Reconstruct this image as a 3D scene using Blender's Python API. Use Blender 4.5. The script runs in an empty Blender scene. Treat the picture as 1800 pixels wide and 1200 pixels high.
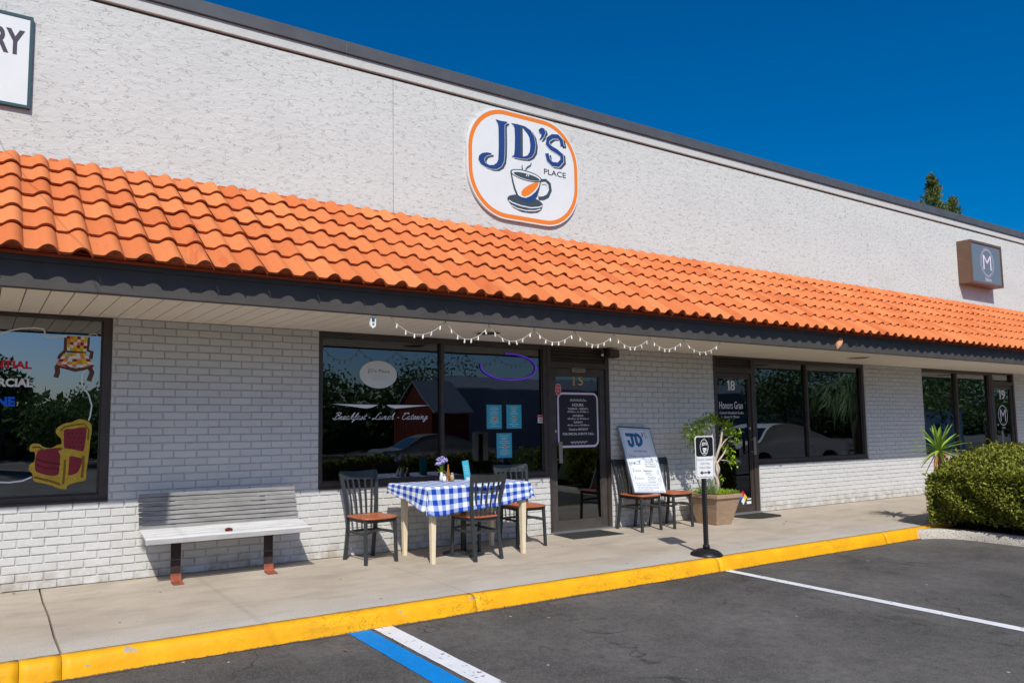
import bpy, bmesh, math, random
from mathutils import Vector, Matrix
from mathutils.geometry import tessellate_polygon
R = math.radians
random.seed(7)
SC = bpy.context.scene
COL = SC.collection

# ------------------------------------------------------------------ camera
F, YAW, PITCH, ROLL = 1298.0, 0.5341688, 0.0855907, -0.0044483
cd = bpy.data.cameras.new("camera"); cam = bpy.data.objects.new("camera", cd); COL.objects.link(cam)
cy, sy, cp, sp = math.cos(YAW), math.sin(YAW), math.cos(PITCH), math.sin(PITCH)
fw = Vector((sy*cp, cy*cp, sp)); rt = Vector((cy, -sy, 0)); up = rt.cross(fw)
r2 = rt*math.cos(ROLL) + up*math.sin(ROLL); u2 = -rt*math.sin(ROLL) + up*math.cos(ROLL)
cam.matrix_world = Matrix(((r2.x, u2.x, -fw.x, 0), (r2.y, u2.y, -fw.y, -6.8917), (r2.z, u2.z, -fw.z, 1.3612), (0, 0, 0, 1)))
cd.sensor_width = 36; cd.lens = F/1800*36; cd.shift_x = (900-732.37)/1800; cd.shift_y = (626.98-600)/1800
cd.clip_end = 2000; cd.clip_start = 0.05
SC.camera = cam

# ------------------------------------------------------------------ light
SUN = Vector((0.53, 1.0, -1.18)).normalized()          # direction the light travels
elev = math.asin(-SUN.z)
w = bpy.data.worlds.new("World"); SC.world = w; w.use_nodes = True
nt = w.node_tree; bg = nt.nodes["Background"]
sky = nt.nodes.new("ShaderNodeTexSky"); sky.sky_type = 'NISHITA'; sky.sun_disc = False
sky.sun_elevation = elev
sky.sun_rotation = math.atan2(-SUN.x, -SUN.y)           # rotation 0 is +Y, clockwise
sky.air_density = 0.8; sky.dust_density = 1.8; sky.ozone_density = 6.0
hs = nt.nodes.new("ShaderNodeHueSaturation"); hs.inputs['Saturation'].default_value = 1.45; hs.inputs['Value'].default_value = 1.0
nt.links.new(sky.outputs[0], hs.inputs['Color']); nt.links.new(hs.outputs[0], bg.inputs['Color'])
bg.inputs['Strength'].default_value = 0.10
sl = bpy.data.lights.new("sun", 'SUN'); sl.energy = 3.7; sl.angle = R(0.5); sl.color = (1.0, 0.96, 0.87)
so = bpy.data.objects.new("sun", sl); COL.objects.link(so); so.rotation_euler = SUN.to_track_quat('-Z', 'Y').to_euler()
so.location = (-8, -14, 20)
SC.view_settings.view_transform = 'Standard'; SC.view_settings.look = 'None'
SC.view_settings.exposure = 0.2; SC.view_settings.gamma = 1.0
SC.cycles.max_bounces = 8; SC.cycles.transparent_max_bounces = 12

# ------------------------------------------------------------------ materials
def mat(name, col, rough=0.6, spec=0.4, metal=0.0, var=0.0, vscale=4.0, bump=0.0, bscale=40.0, bdist=0.01, speck=None, emit=None, stretch=None):
    m = bpy.data.materials.new(name); m.use_nodes = True; n = m.node_tree; b = n.nodes["Principled BSDF"]
    b.inputs['Base Color'].default_value = (*col, 1); b.inputs['Roughness'].default_value = rough
    b.inputs['Specular IOR Level'].default_value = spec; b.inputs['Metallic'].default_value = metal
    tc = n.nodes.new("ShaderNodeTexCoord"); src = tc.outputs['Object']
    if stretch:
        mp = n.nodes.new("ShaderNodeMapping"); mp.inputs['Scale'].default_value = stretch; n.links.new(src, mp.inputs[0]); src = mp.outputs[0]
    cur = None
    if var > 0:
        t = n.nodes.new("ShaderNodeTexNoise"); t.inputs['Scale'].default_value = vscale; t.inputs['Detail'].default_value = 8; t.inputs['Roughness'].default_value = 0.65
        n.links.new(src, t.inputs[0])
        cr = n.nodes.new("ShaderNodeValToRGB"); cr.color_ramp.elements[0].position = 0.3; cr.color_ramp.elements[1].position = 0.72
        cr.color_ramp.elements[0].color = (*[c*(1-var) for c in col], 1); cr.color_ramp.elements[1].color = (*[min(1, c*(1+var)) for c in col], 1)
        n.links.new(t.outputs['Fac'], cr.inputs[0]); cur = cr.outputs[0]; n.links.new(cur, b.inputs['Base Color'])
    if speck:
        sc_, lo, c2 = speck
        t = n.nodes.new("ShaderNodeTexNoise"); t.inputs['Scale'].default_value = sc_; t.inputs['Detail'].default_value = 3
        n.links.new(src, t.inputs[0])
        mr = n.nodes.new("ShaderNodeMapRange"); mr.inputs['From Min'].default_value = lo; mr.inputs['From Max'].default_value = lo+0.04
        n.links.new(t.outputs['Fac'], mr.inputs[0])
        mx = n.nodes.new("ShaderNodeMix"); mx.data_type = 'RGBA'; n.links.new(mr.outputs[0], mx.inputs['Factor'])
        if cur: n.links.new(cur, mx.inputs['A'])
        else: mx.inputs['A'].default_value = (*col, 1)
        mx.inputs['B'].default_value = (*c2, 1); n.links.new(mx.outputs['Result'], b.inputs['Base Color'])
    if bump > 0:
        t = n.nodes.new("ShaderNodeTexNoise"); t.inputs['Scale'].default_value = bscale; t.inputs['Detail'].default_value = 6
        n.links.new(src, t.inputs[0]); bp = n.nodes.new("ShaderNodeBump"); bp.inputs['Strength'].default_value = bump; bp.inputs['Distance'].default_value = bdist
        n.links.new(t.outputs['Fac'], bp.inputs['Height']); n.links.new(bp.outputs[0], b.inputs['Normal'])
    if emit:
        b.inputs['Emission Color'].default_value = (*col, 1); b.inputs['Emission Strength'].default_value = emit
    return m

def nodes_of(m): return m.node_tree, m.node_tree.nodes, m.node_tree.links, m.node_tree.nodes["Principled BSDF"]
def noise(N, L, src, scale, detail=4, rough=0.5, dist=0.0):
    t = N.new("ShaderNodeTexNoise"); t.inputs['Scale'].default_value = scale; t.inputs['Detail'].default_value = detail
    t.inputs['Roughness'].default_value = rough; t.inputs['Distortion'].default_value = dist; L.new(src, t.inputs[0]); return t.outputs['Fac']
def mapr(N, L, v, a, b, c=0.0, d=1.0):
    r = N.new("ShaderNodeMapRange"); r.inputs[1].default_value = a; r.inputs[2].default_value = b; r.inputs[3].default_value = c; r.inputs[4].default_value = d
    L.new(v, r.inputs[0]); return r.outputs[0]
def mixc(N, L, f, a, b):
    m = N.new("ShaderNodeMix"); m.data_type = 'RGBA'
    L.new(f, m.inputs['Factor']) if not isinstance(f, float) else setattr(m.inputs['Factor'], 'default_value', f)
    for k, v in (('A', a), ('B', b)):
        if isinstance(v, tuple): m.inputs[k].default_value = (*v, 1)
        else: L.new(v, m.inputs[k])
    return m.outputs['Result']
def mth(N, L, op, a, b=None):
    m = N.new("ShaderNodeMath"); m.operation = op
    for i, v in enumerate((a, b)):
        if v is None: continue
        if isinstance(v, (int, float)): m.inputs[i].default_value = v
        else: L.new(v, m.inputs[i])
    return m.outputs[0]
def scaled(N, L, s, rot=(0, 0, 0)):
    tc = N.new("ShaderNodeTexCoord"); mp = N.new("ShaderNodeMapping"); mp.inputs['Scale'].default_value = s; mp.inputs['Rotation'].default_value = rot
    L.new(tc.outputs['Object'], mp.inputs[0]); return mp.outputs[0]

# stucco: troweled skip texture, with thin ragged creases
def stucco():
    m = mat("stucco", (0.60, 0.60, 0.61), 0.9, 0.2); nt, N, L, b = nodes_of(m)
    s = scaled(N, L, (1, 1, 2.1))
    big = noise(N, L, s, 0.9, 4, 0.6)
    def creases(sc, wd, gs, g0, pos=0.5):
        n_ = noise(N, L, s, sc, 3.5, 0.6, 0.7)
        ln = mapr(N, L, mth(N, L, 'ABSOLUTE', mth(N, L, 'SUBTRACT', n_, pos)), 0.0, wd, 1, 0)
        return mth(N, L, 'MULTIPLY', ln, mapr(N, L, noise(N, L, s, gs, 2), g0, g0+0.04))
    c = mth(N, L, 'MAXIMUM', creases(5.5, 0.010, 8.0, 0.57), creases(13, 0.018, 11.0, 0.55, 0.46))
    col = mixc(N, L, mapr(N, L, big, 0.35, 0.7), (0.585, 0.590, 0.572), (0.625, 0.63, 0.61))
    run = noise(N, L, scaled(N, L, (5, 1, 0.25)), 1.6, 5, 0.6)
    col = mixc(N, L, mapr(N, L, run, 0.60, 0.85, 0, 0.14), col, (0.40, 0.39, 0.36))
    col = mixc(N, L, mth(N, L, 'MULTIPLY', c, 0.42), col, (0.22, 0.21, 0.20))
    L.new(col, b.inputs['Base Color'])
    h = mth(N, L, 'SUBTRACT', mth(N, L, 'ADD', noise(N, L, s, 9, 8, 0.62, 0.6), mth(N, L, 'MULTIPLY', noise(N, L, s, 70, 3), 0.25)), mth(N, L, 'MULTIPLY', c, 0.5))
    bp = N.new("ShaderNodeBump"); bp.inputs['Strength'].default_value = 0.62; bp.inputs['Distance'].default_value = 0.014
    L.new(h, bp.inputs['Height']); L.new(bp.outputs[0], b.inputs['Normal']); return m
def asphalt():
    m = mat("asphalt", (0.07, 0.066, 0.064), 0.93, 0.12); nt, N, L, b = nodes_of(m)
    s = scaled(N, L, (1, 1, 1))
    col = mixc(N, L, mapr(N, L, noise(N, L, s, 0.55, 6, 0.65), 0.40, 0.62), (0.056, 0.053, 0.051), (0.138, 0.130, 0.124))
    col = mixc(N, L, mapr(N, L, noise(N, L, s, 14, 5, 0.7), 0.38, 0.66, 0.0, 0.55), col, (0.045, 0.043, 0.041))
    col = mixc(N, L, mapr(N, L, noise(N, L, scaled(N, L, (0.5, 3, 1)), 2.2, 6, 0.65), 0.45, 0.75, 0, 0.55), col, (0.105, 0.098, 0.093))
    col = mixc(N, L, mapr(N, L, noise(N, L, s, 95, 3), 0.42, 0.68, 0, 0.5), col, (0.18, 0.17, 0.16))
    col = mixc(N, L, mapr(N, L, noise(N, L, s, 1.9, 5, 0.6, 0.4), 0.58, 0.72, 0, 0.6), col, (0.040, 0.038, 0.037))
    sc_ = noise(N, L, s, 0.85, 3, 0.5, 1.1)                      # tyre scuffs
    scl = mth(N, L, 'MULTIPLY', mapr(N, L, mth(N, L, 'ABSOLUTE', mth(N, L, 'SUBTRACT', sc_, 0.47)), 0.0, 0.007, 1, 0), mapr(N, L, noise(N, L, s, 0.9, 2), 0.47, 0.53))
    col = mixc(N, L, mth(N, L, 'MULTIPLY', scl, 0.65), col, (0.022, 0.021, 0.021))
    v = N.new("ShaderNodeTexVoronoi"); v.inputs['Scale'].default_value = 4.0; L.new(s, v.inputs[0])
    sp_ = mth(N, L, 'MULTIPLY', mapr(N, L, v.outputs['Distance'], 0.035, 0.05, 1, 0), mapr(N, L, noise(N, L, s, 3.7, 2), 0.5, 0.52))
    col = mixc(N, L, sp_, col, (0.42, 0.40, 0.37))
    L.new(col, b.inputs['Base Color'])
    h = mth(N, L, 'ADD', noise(N, L, s, 95, 3), mth(N, L, 'MULTIPLY', noise(N, L, s, 5, 4), 0.8))
    bp = N.new("ShaderNodeBump"); bp.inputs['Strength'].default_value = 0.55; bp.inputs['Distance'].default_value = 0.008
    L.new(h, bp.inputs['Height']); L.new(bp.outputs[0], b.inputs['Normal']); return m
def concrete():
    m = mat("concrete", (0.42, 0.38, 0.32), 0.9, 0.2); nt, N, L, b = nodes_of(m)
    s = scaled(N, L, (1, 1, 1)); st = scaled(N, L, (0.55, 1.8, 1))
    col = mixc(N, L, mapr(N, L, noise(N, L, s, 1.3, 6, 0.6), 0.32, 0.7), (0.36, 0.30, 0.235), (0.48, 0.415, 0.34))
    col = mixc(N, L, mapr(N, L, noise(N, L, st, 2.6, 8, 0.7), 0.47, 0.72, 0, 0.65), col, (0.24, 0.205, 0.16))
    sx = N.new("ShaderNodeSeparateXYZ"); L.new(s, sx.inputs[0])
    band = mapr(N, L, mth(N, L, 'ADD', sx.outputs['Y'], mth(N, L, 'MULTIPLY', noise(N, L, s, 4, 4), 0.25)), -1.42, -1.85)
    col = mixc(N, L, mth(N, L, 'MULTIPLY', band, 0.5), col, (0.43, 0.42, 0.41))
    g = mth(N, L, 'MULTIPLY', mapr(N, L, noise(N, L, s, 85, 3), 0.35, 0.7), mapr(N, L, mth(N, L, 'ADD', band, 0.25), 0, 1, 0.12, 0.6))
    col = mixc(N, L, g, col, (0.60, 0.57, 0.52))
    col = mixc(N, L, mapr(N, L, noise(N, L, scaled(N, L, (1, 1.6, 1)), 6.3, 5, 0.6), 0.67, 0.76, 0, 0.75), col, (0.15, 0.125, 0.09))
    v = N.new("ShaderNodeTexVoronoi"); v.inputs['Scale'].default_value = 3.3; L.new(s, v.inputs[0])
    fl = mapr(N, L, v.outputs['Distance'], 0.03, 0.045, 0.9, 0)
    col = mixc(N, L, fl, col, (0.07, 0.055, 0.04))
    L.new(col, b.inputs['Base Color'])
    bp = N.new("ShaderNodeBump"); bp.inputs['Strength'].default_value = 0.5; bp.inputs['Distance'].default_value = 0.006
    L.new(mth(N, L, 'ADD', noise(N, L, s, 90, 3), noise(N, L, s, 6, 4)), bp.inputs['Height']); L.new(bp.outputs[0], b.inputs['Normal']); return m
def kerb_yellow():
    m = mat("kerb_yellow", (0.86, 0.46, 0.012), 0.55, 0.3); nt, N, L, b = nodes_of(m)
    s = scaled(N, L, (1, 1, 1))
    col = mixc(N, L, mapr(N, L, noise(N, L, s, 3.5, 7, 0.65), 0.35, 0.7), (0.74, 0.335, 0.006), (0.90, 0.45, 0.006))
    col = mixc(N, L, mapr(N, L, noise(N, L, scaled(N, L, (0.5, 1, 3)), 4.5, 7, 0.7), 0.55, 0.75, 0, 0.45), col, (0.30, 0.16, 0.02))
    n1 = noise(N, L, scaled(N, L, (1, 1, 1.6)), 9, 6, 0.6, 0.5)
    crack = mth(N, L, 'MULTIPLY', mapr(N, L, mth(N, L, 'ABSOLUTE', mth(N, L, 'SUBTRACT', n1, 0.5)), 0, 0.008, 1, 0), mapr(N, L, noise(N, L, s, 1.7, 3), 0.52, 0.6))
    col = mixc(N, L, crack, col, (0.14, 0.07, 0.02))
    col = mixc(N, L, mapr(N, L, noise(N, L, scaled(N, L, (1, 1, 2)), 5.2, 6, 0.6), 0.665, 0.68), col, (0.36, 0.33, 0.29))
    sx = N.new("ShaderNodeSeparateXYZ"); L.new(s, sx.inputs[0])
    low = mapr(N, L, mth(N, L, 'SUBTRACT', sx.outputs['Z'], mth(N, L, 'MULTIPLY', noise(N, L, s, 45, 5), 0.030)), -0.127, -0.134, 0, 0.85)
    col = mixc(N, L, low, col, (0.10, 0.08, 0.06))
    L.new(col, b.inputs['Base Color'])
    bp = N.new("ShaderNodeBump"); bp.inputs['Strength'].default_value = 0.4; bp.inputs['Distance'].default_value = 0.006
    L.new(mth(N, L, 'SUBTRACT', noise(N, L, s, 30, 5), crack), bp.inputs['Height']); L.new(bp.outputs[0], b.inputs['Normal']); return m
def tile_mat():
    m = mat("roof_tile", (0.60, 0.20, 0.085), 0.85, 0.15); nt, N, L, b = nodes_of(m)
    s = scaled(N, L, (1, 1, 1))
    at = N.new("ShaderNodeAttribute"); at.attribute_name = "tone"
    col = mixc(N, L, at.outputs['Fac'], (0.54, 0.145, 0.048), (0.66, 0.220, 0.080))
    col = mixc(N, L, mapr(N, L, noise(N, L, s, 1.1, 4), 0.6, 0.8, 0, 0.5), col, (0.55, 0.15, 0.06))
    col = mixc(N, L, mapr(N, L, noise(N, L, scaled(N, L, (2.2, 1, 0.6)), 3.6, 5, 0.6), 0.62, 0.8, 0, 0.6), col, (0.42, 0.14, 0.06))
    run = noise(N, L, scaled(N, L, (1.5, .3, .3), (0, 0, R(20))), 1.7, 6, 0.7, 0.4)
    col = mixc(N, L, mapr(N, L, run, 0.57, 0.68, 0, 0.7), col, (0.40, 0.07, 0.025))
    col = mixc(N, L, mapr(N, L, noise(N, L, s, 26, 3), 0.68, 0.75, 0, 0.6), col, (0.20, 0.07, 0.035))
    L.new(col, b.inputs['Base Color'])
    bp = N.new("ShaderNodeBump"); bp.inputs['Strength'].default_value = 0.3; bp.inputs['Distance'].default_value = 0.004
    L.new(noise(N, L, s, 45, 4), bp.inputs['Height']); L.new(bp.outputs[0], b.inputs['Normal']); return m
def brick_mat(name, mul=1.0):
    m = mat(name, (0.6, 0.6, 0.6), 0.75, 0.3); nt, N, L, b = nodes_of(m)
    s = scaled(N, L, (1, 1, 1))
    c0, c1 = tuple(x*mul for x in (0.57, 0.565, 0.55)), tuple(x*mul for x in (0.65, 0.645, 0.63))
    at = N.new("ShaderNodeAttribute"); at.attribute_name = "tone"
    col = mixc(N, L, mth(N, L, 'MULTIPLY', mth(N, L, 'ADD', at.outputs['Fac'], noise(N, L, s, 5, 5)), 0.5), c0, c1)
    sx = N.new("ShaderNodeSeparateXYZ"); L.new(s, sx.inputs[0])
    dirt = mth(N, L, 'MULTIPLY', mapr(N, L, sx.outputs['Z'], 0.22, 0.0), mapr(N, L, noise(N, L, s, 6, 6, 0.65), 0.42, 0.62, 0, 0.75))
    col = mixc(N, L, dirt, col, (0.30, 0.24, 0.16))
    L.new(col, b.inputs['Base Color'])
    n1 = noise(N, L, scaled(N, L, (1, 1, 1.5)), 14, 8, 0.65, 0.8)
    scr = mapr(N, L, mth(N, L, 'ABSOLUTE', mth(N, L, 'SUBTRACT', n1, 0.5)), 0, 0.02, 1, 0)
    bp = N.new("ShaderNodeBump"); bp.inputs['Strength'].default_value = 0.5; bp.inputs['Distance'].default_value = 0.004
    L.new(mth(N, L, 'SUBTRACT', noise(N, L, s, 40, 5), mth(N, L, 'MULTIPLY', scr, 0.5)), bp.inputs['Height']); L.new(bp.outputs[0], b.inputs['Normal']); return m
def glass(name, refl=0.30, tint=(0.30, 0.31, 0.32)):
    m = bpy.data.materials.new(name); m.use_nodes = True; n = m.node_tree; N = n.nodes; L = n.links; N.remove(N["Principled BSDF"])
    out = [x for x in N if x.type == 'OUTPUT_MATERIAL'][0]
    gl = N.new("ShaderNodeBsdfGlossy"); gl.inputs['Roughness'].default_value = 0.0; gl.inputs['Color'].default_value = (0.86, 0.95, 1.0, 1)
    tr = N.new("ShaderNodeBsdfTransparent"); tr.inputs['Color'].default_value = (*tint, 1)
    lw = N.new("ShaderNodeLayerWeight"); lw.inputs['Blend'].default_value = 0.25
    tc = N.new("ShaderNodeTexCoord"); t = N.new("ShaderNodeTexNoise"); t.inputs['Scale'].default_value = 1.6; t.inputs['Detail'].default_value = 1; L.new(tc.outputs['Object'], t.inputs[0])
    bp = N.new("ShaderNodeBump"); bp.inputs['Strength'].default_value = 0.25; bp.inputs['Distance'].default_value = 0.004; L.new(t.outputs['Fac'], bp.inputs['Height']); L.new(bp.outputs[0], gl.inputs['Normal'])
    f = mth(N, L, 'ADD', mth(N, L, 'MULTIPLY', lw.outputs['Fresnel'], 0.7), refl)
    mx = N.new("ShaderNodeMixShader"); L.new(f, mx.inputs[0]); L.new(tr.outputs[0], mx.inputs[1]); L.new(gl.outputs[0], mx.inputs[2]); L.new(mx.outputs[0], out.inputs[0]); return m

M = {}
M['stucco'] = stucco(); M['asphalt'] = asphalt(); M['concrete'] = concrete(); M['kerb_yellow'] = kerb_yellow(); M['tile'] = tile_mat()
M['tile_edge_shade'] = mat("tile_edge_shade", (0.36, 0.095, 0.038), 0.9, 0.1, var=0.3, vscale=9)  # darker butt edges: shading of the tile lips painted into the colour
M['brick'] = brick_mat("painted_brick"); M['mortar'] = brick_mat("painted_mortar", 0.9)
M['stucco_trim'] = mat("stucco_trim", (0.55, 0.555, 0.54), 0.85, 0.2, var=0.05, vscale=6, bump=0.4, bscale=30)
M['groove'] = mat("dark_groove", (0.10, 0.085, 0.08), 0.9, 0.1, var=0.2)
M['flashing'] = mat("parapet_flashing", (0.085, 0.09, 0.10), 0.5, 0.4, var=0.15, vscale=3)
M['fascia'] = mat("fascia_paint", (0.070, 0.064, 0.060), 0.65, 0.3, var=0.14, vscale=5, bump=0.2, bscale=25)
M['redmetal'] = mat("red_drip_edge", (0.50, 0.10, 0.035), 0.55, 0.3, var=0.15)
M['soffit'] = mat("soffit_board", (0.84, 0.75, 0.62), 0.7, 0.3, var=0.05, vscale=2.0, bump=0.08, bscale=8, stretch=(2, 0.6, 1))
M['bronze'] = mat("bronze_aluminium", (0.075, 0.058, 0.050), 0.42, 0.5, 0.35, var=0.2, vscale=7)
M['bronze2'] = mat("weathered_bronze", (0.085, 0.073, 0.065), 0.5, 0.4, 0.3, var=0.25, vscale=6)
M['darkframe'] = mat("dark_transom", (0.045, 0.033, 0.028), 0.6, 0.3, var=0.3, vscale=9)
M['glass'] = glass("window_glass", 0.13, (0.13, 0.135, 0.14)); M['glass_clear'] = glass("clear_window_glass", 0.27, (0.22, 0.24, 0.26)); M['glass_dark'] = glass("dark_door_glass", 0.11, (0.10, 0.10, 0.11))
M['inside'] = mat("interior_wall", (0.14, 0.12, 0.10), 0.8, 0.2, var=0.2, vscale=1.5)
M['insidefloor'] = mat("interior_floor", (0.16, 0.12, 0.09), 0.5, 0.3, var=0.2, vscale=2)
M['white'] = mat("white_vinyl", (0.80, 0.80, 0.80), 0.5, 0.3); M['offwhite'] = mat("off_white", (0.66, 0.68, 0.66), 0.5, 0.3)
M['signwhite'] = mat("sign_white", (0.72, 0.75, 0.76), 0.4, 0.4, var=0.03)
M['navy'] = mat("navy", (0.022, 0.058, 0.21), 0.4, 0.4); M['slate'] = mat("slate", (0.055, 0.075, 0.095), 0.4, 0.4)
M['orange'] = mat("logo_orange", (0.80, 0.22, 0.025), 0.4, 0.4)
M['black'] = mat("black_paint", (0.012, 0.012, 0.013), 0.4, 0.4); M['ink'] = mat("ink", (0.03, 0.03, 0.04), 0.6, 0.2)
M['gold'] = mat("gold_paint", (0.55, 0.36, 0.035), 0.5, 0.3, var=0.25, vscale=30); M['ochre'] = mat("ochre", (0.22, 0.12, 0.02), 0.6, 0.2)
M['red'] = mat("throne_red", (0.24, 0.022, 0.035), 0.6, 0.3, var=0.2, vscale=9); M['wine'] = mat("wine", (0.10, 0.01, 0.016), 0.6, 0.3)
M['letred'] = mat("letter_red", (0.65, 0.01, 0.03), 0.5, 0.3); M['letblue'] = mat("letter_blue", (0.01, 0.12, 0.75), 0.5, 0.3)
for k, c in dict(yellow=(0.8, 0.55, 0.03), orange2=(0.75, 0.28, 0.03), crimson=(0.38, 0.01, 0.03), lime=(0.42, 0.55, 0.05), pink=(0.65, 0.25, 0.22), sky=(0.25, 0.55, 0.65), brown=(0.12, 0.05, 0.03)).items():
    M[k] = mat("decal_"+k, c, 0.5, 0.3)
M['paper'] = mat("cyan_paper", (0.05, 0.42, 0.55), 0.6, 0.3, var=0.06, vscale=20); M['cream'] = mat("cream", (0.66, 0.58, 0.42), 0.6, 0.3)
M['purple'] = mat("violet_led", (0.14, 0.03, 0.75), 0.4, 0.3, emit=0.32)
M['steel'] = mat("chair_steel", (0.040, 0.045, 0.047), 0.45, 0.5, 0.2, var=0.15, vscale=15)
M['seatwood'] = mat("seat_wood", (0.40, 0.115, 0.045), 0.4, 0.45, var=0.28, vscale=6, stretch=(1.2, 9, 1))
M['creamwood'] = mat("cream_table_leg", (0.74, 0.63, 0.44), 0.5, 0.4, var=0.08, vscale=8)
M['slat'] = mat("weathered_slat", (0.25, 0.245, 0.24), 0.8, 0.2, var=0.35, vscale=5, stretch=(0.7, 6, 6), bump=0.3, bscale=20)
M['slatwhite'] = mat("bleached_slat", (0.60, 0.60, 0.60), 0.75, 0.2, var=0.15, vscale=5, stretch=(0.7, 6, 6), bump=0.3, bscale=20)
M['rust'] = mat("rusty_steel", (0.30, 0.085, 0.05), 0.8, 0.2, var=0.4, vscale=14); M['rustdark'] = mat("old_brown_steel", (0.035, 0.022, 0.020), 0.7, 0.3, var=0.5, vscale=10)
M['lineblue'] = mat("blue_road_paint", (0.0, 0.21, 0.60), 0.7, 0.2, var=0.12, vscale=8, bump=0.4, bscale=130, bdist=0.005, speck=(34, 0.68, (0.08, 0.10, 0.14)))
M['linewhite'] = mat("white_road_paint", (0.68, 0.69, 0.72), 0.7, 0.2, var=0.10, vscale=6, bump=0.4, bscale=130, bdist=0.005, speck=(30, 0.64, (0.20, 0.19, 0.18)))
M['planter'] = mat("planter_clay", (0.36, 0.25, 0.165), 0.8, 0.2, var=0.18, vscale=7, stretch=(1, 1, 3), bump=0.3, bscale=20)
M['soil'] = mat("soil", (0.05, 0.035, 0.025), 0.95, 0.1, var=0.3, vscale=20, bump=0.8, bscale=30)
M['rubber'] = mat("rubber_mat", (0.035, 0.036, 0.034), 0.9, 0.15, var=0.25, vscale=18, speck=(60, 0.72, (0.12, 0.11, 0.1)))
M['bark'] = mat("pale_bark", (0.50, 0.42, 0.34), 0.85, 0.2, var=0.3, vscale=14, bump=0.4, bscale=30)
M['barkdark'] = mat("dark_bark", (0.09, 0.07, 0.05), 0.9, 0.1, var=0.3)
def leafmat(name, c, var=0.5, tr=0.25):
    m = mat(name, c, 0.65, 0.18); nt, N, L, b = nodes_of(m)
    at = N.new("ShaderNodeAttribute"); at.attribute_name = "tone"
    col = mixc(N, L, at.outputs['Fac'], tuple(x*(1-var) for x in c), tuple(x*(1+var) for x in c)); L.new(col, b.inputs['Base Color'])
    t = N.new("ShaderNodeBsdfTranslucent"); L.new(col, t.inputs[0]); mx = N.new("ShaderNodeMixShader"); mx.inputs[0].default_value = tr
    out = [x for x in N if x.type == 'OUTPUT_MATERIAL'][0]; L.new(b.outputs[0], mx.inputs[1]); L.new(t.outputs[0], mx.inputs[2]); L.new(mx.outputs[0], out.inputs[0]); return m
M['leaf_bright'] = leafmat("bright_leaf", (0.24, 0.36, 0.025), 0.5); M['leaf_hedge'] = leafmat("hedge_leaf", (0.20, 0.215, 0.028), 0.65, 0.2)
M['leaf_grey'] = leafmat("grey_green_leaf", (0.22, 0.30, 0.14), 0.4); M['leaf_dark'] = leafmat("dark_leaf", (0.055, 0.095, 0.028), 0.5)
M['leaf_yucca'] = leafmat("yucca_leaf", (0.28, 0.42, 0.06), 0.4); M['leaf_dry'] = leafmat("dry_leaf", (0.45, 0.20, 0.09), 0.3); M['leaf_conifer'] = leafmat("conifer_leaf", (0.16, 0.20, 0.06), 0.5); M['leaf_tree'] = leafmat("tree_leaf", (0.10, 0.16, 0.05), 0.5)
M['petal'] = leafmat("lavender_petal", (0.52, 0.48, 0.80), 0.25)
M['box_brown'] = mat("sign_cabinet_brown", (0.17, 0.10, 0.065), 0.5, 0.4, 0.2, var=0.15); M['box_face'] = mat("sign_face_grey_blue", (0.15, 0.18, 0.21), 0.3, 0.5)
M['pinkwhite'] = mat("pale_pink_print", (0.75, 0.66, 0.78), 0.5, 0.3)
M['boardblue'] = mat("whiteboard", (0.74, 0.78, 0.82), 0.25, 0.5); M['marker'] = mat("blue_marker", (0.015, 0.16, 0.36), 0.5, 0.3); M['alu'] = mat("aluminium", (0.45, 0.46, 0.48), 0.35, 0.5, 0.8)
M['silver'] = mat("brushed_handle", (0.42, 0.38, 0.33), 0.35, 0.5, 0.7)
M['tower'] = mat("souvenir_gold", (0.5, 0.22, 0.03), 0.4, 0.5, 0.5); M['salt'] = mat("shaker_white", (0.8, 0.8, 0.78), 0.3, 0.5); M['pepper'] = mat("shaker_tan", (0.42, 0.34, 0.22), 0.4, 0.5)
M['orangeshell'] = mat("terracotta_shell", (0.62, 0.30, 0.17), 0.6, 0.3, var=0.2, vscale=12)
M['redclay'] = mat("red_label", (0.60, 0.07, 0.09), 0.5, 0.3)
M['wallgrey'] = mat("neighbour_wall_grey", (0.34, 0.33, 0.36), 0.9, 0.2, var=0.15, vscale=0.6); M['metalroof'] = mat("metal_roof", (0.30, 0.31, 0.33), 0.5, 0.4, 0.2, var=0.1)
M['barnred'] = mat("red_siding", (0.14, 0.022, 0.016), 0.8, 0.2, var=0.2); M['carsilver'] = mat("car_silver", (0.42, 0.44, 0.46), 0.2, 0.6, 0.5); M['cardark'] = mat("car_window", (0.01, 0.012, 0.015), 0.05, 0.6)
M['tyre'] = mat("tyre", (0.02, 0.02, 0.02), 0.8, 0.2); M['carwhite'] = mat("car_white", (0.75, 0.75, 0.75), 0.2, 0.6); M['roofwhite'] = mat("white_siding", (0.6, 0.6, 0.6), 0.8, 0.2)

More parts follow.
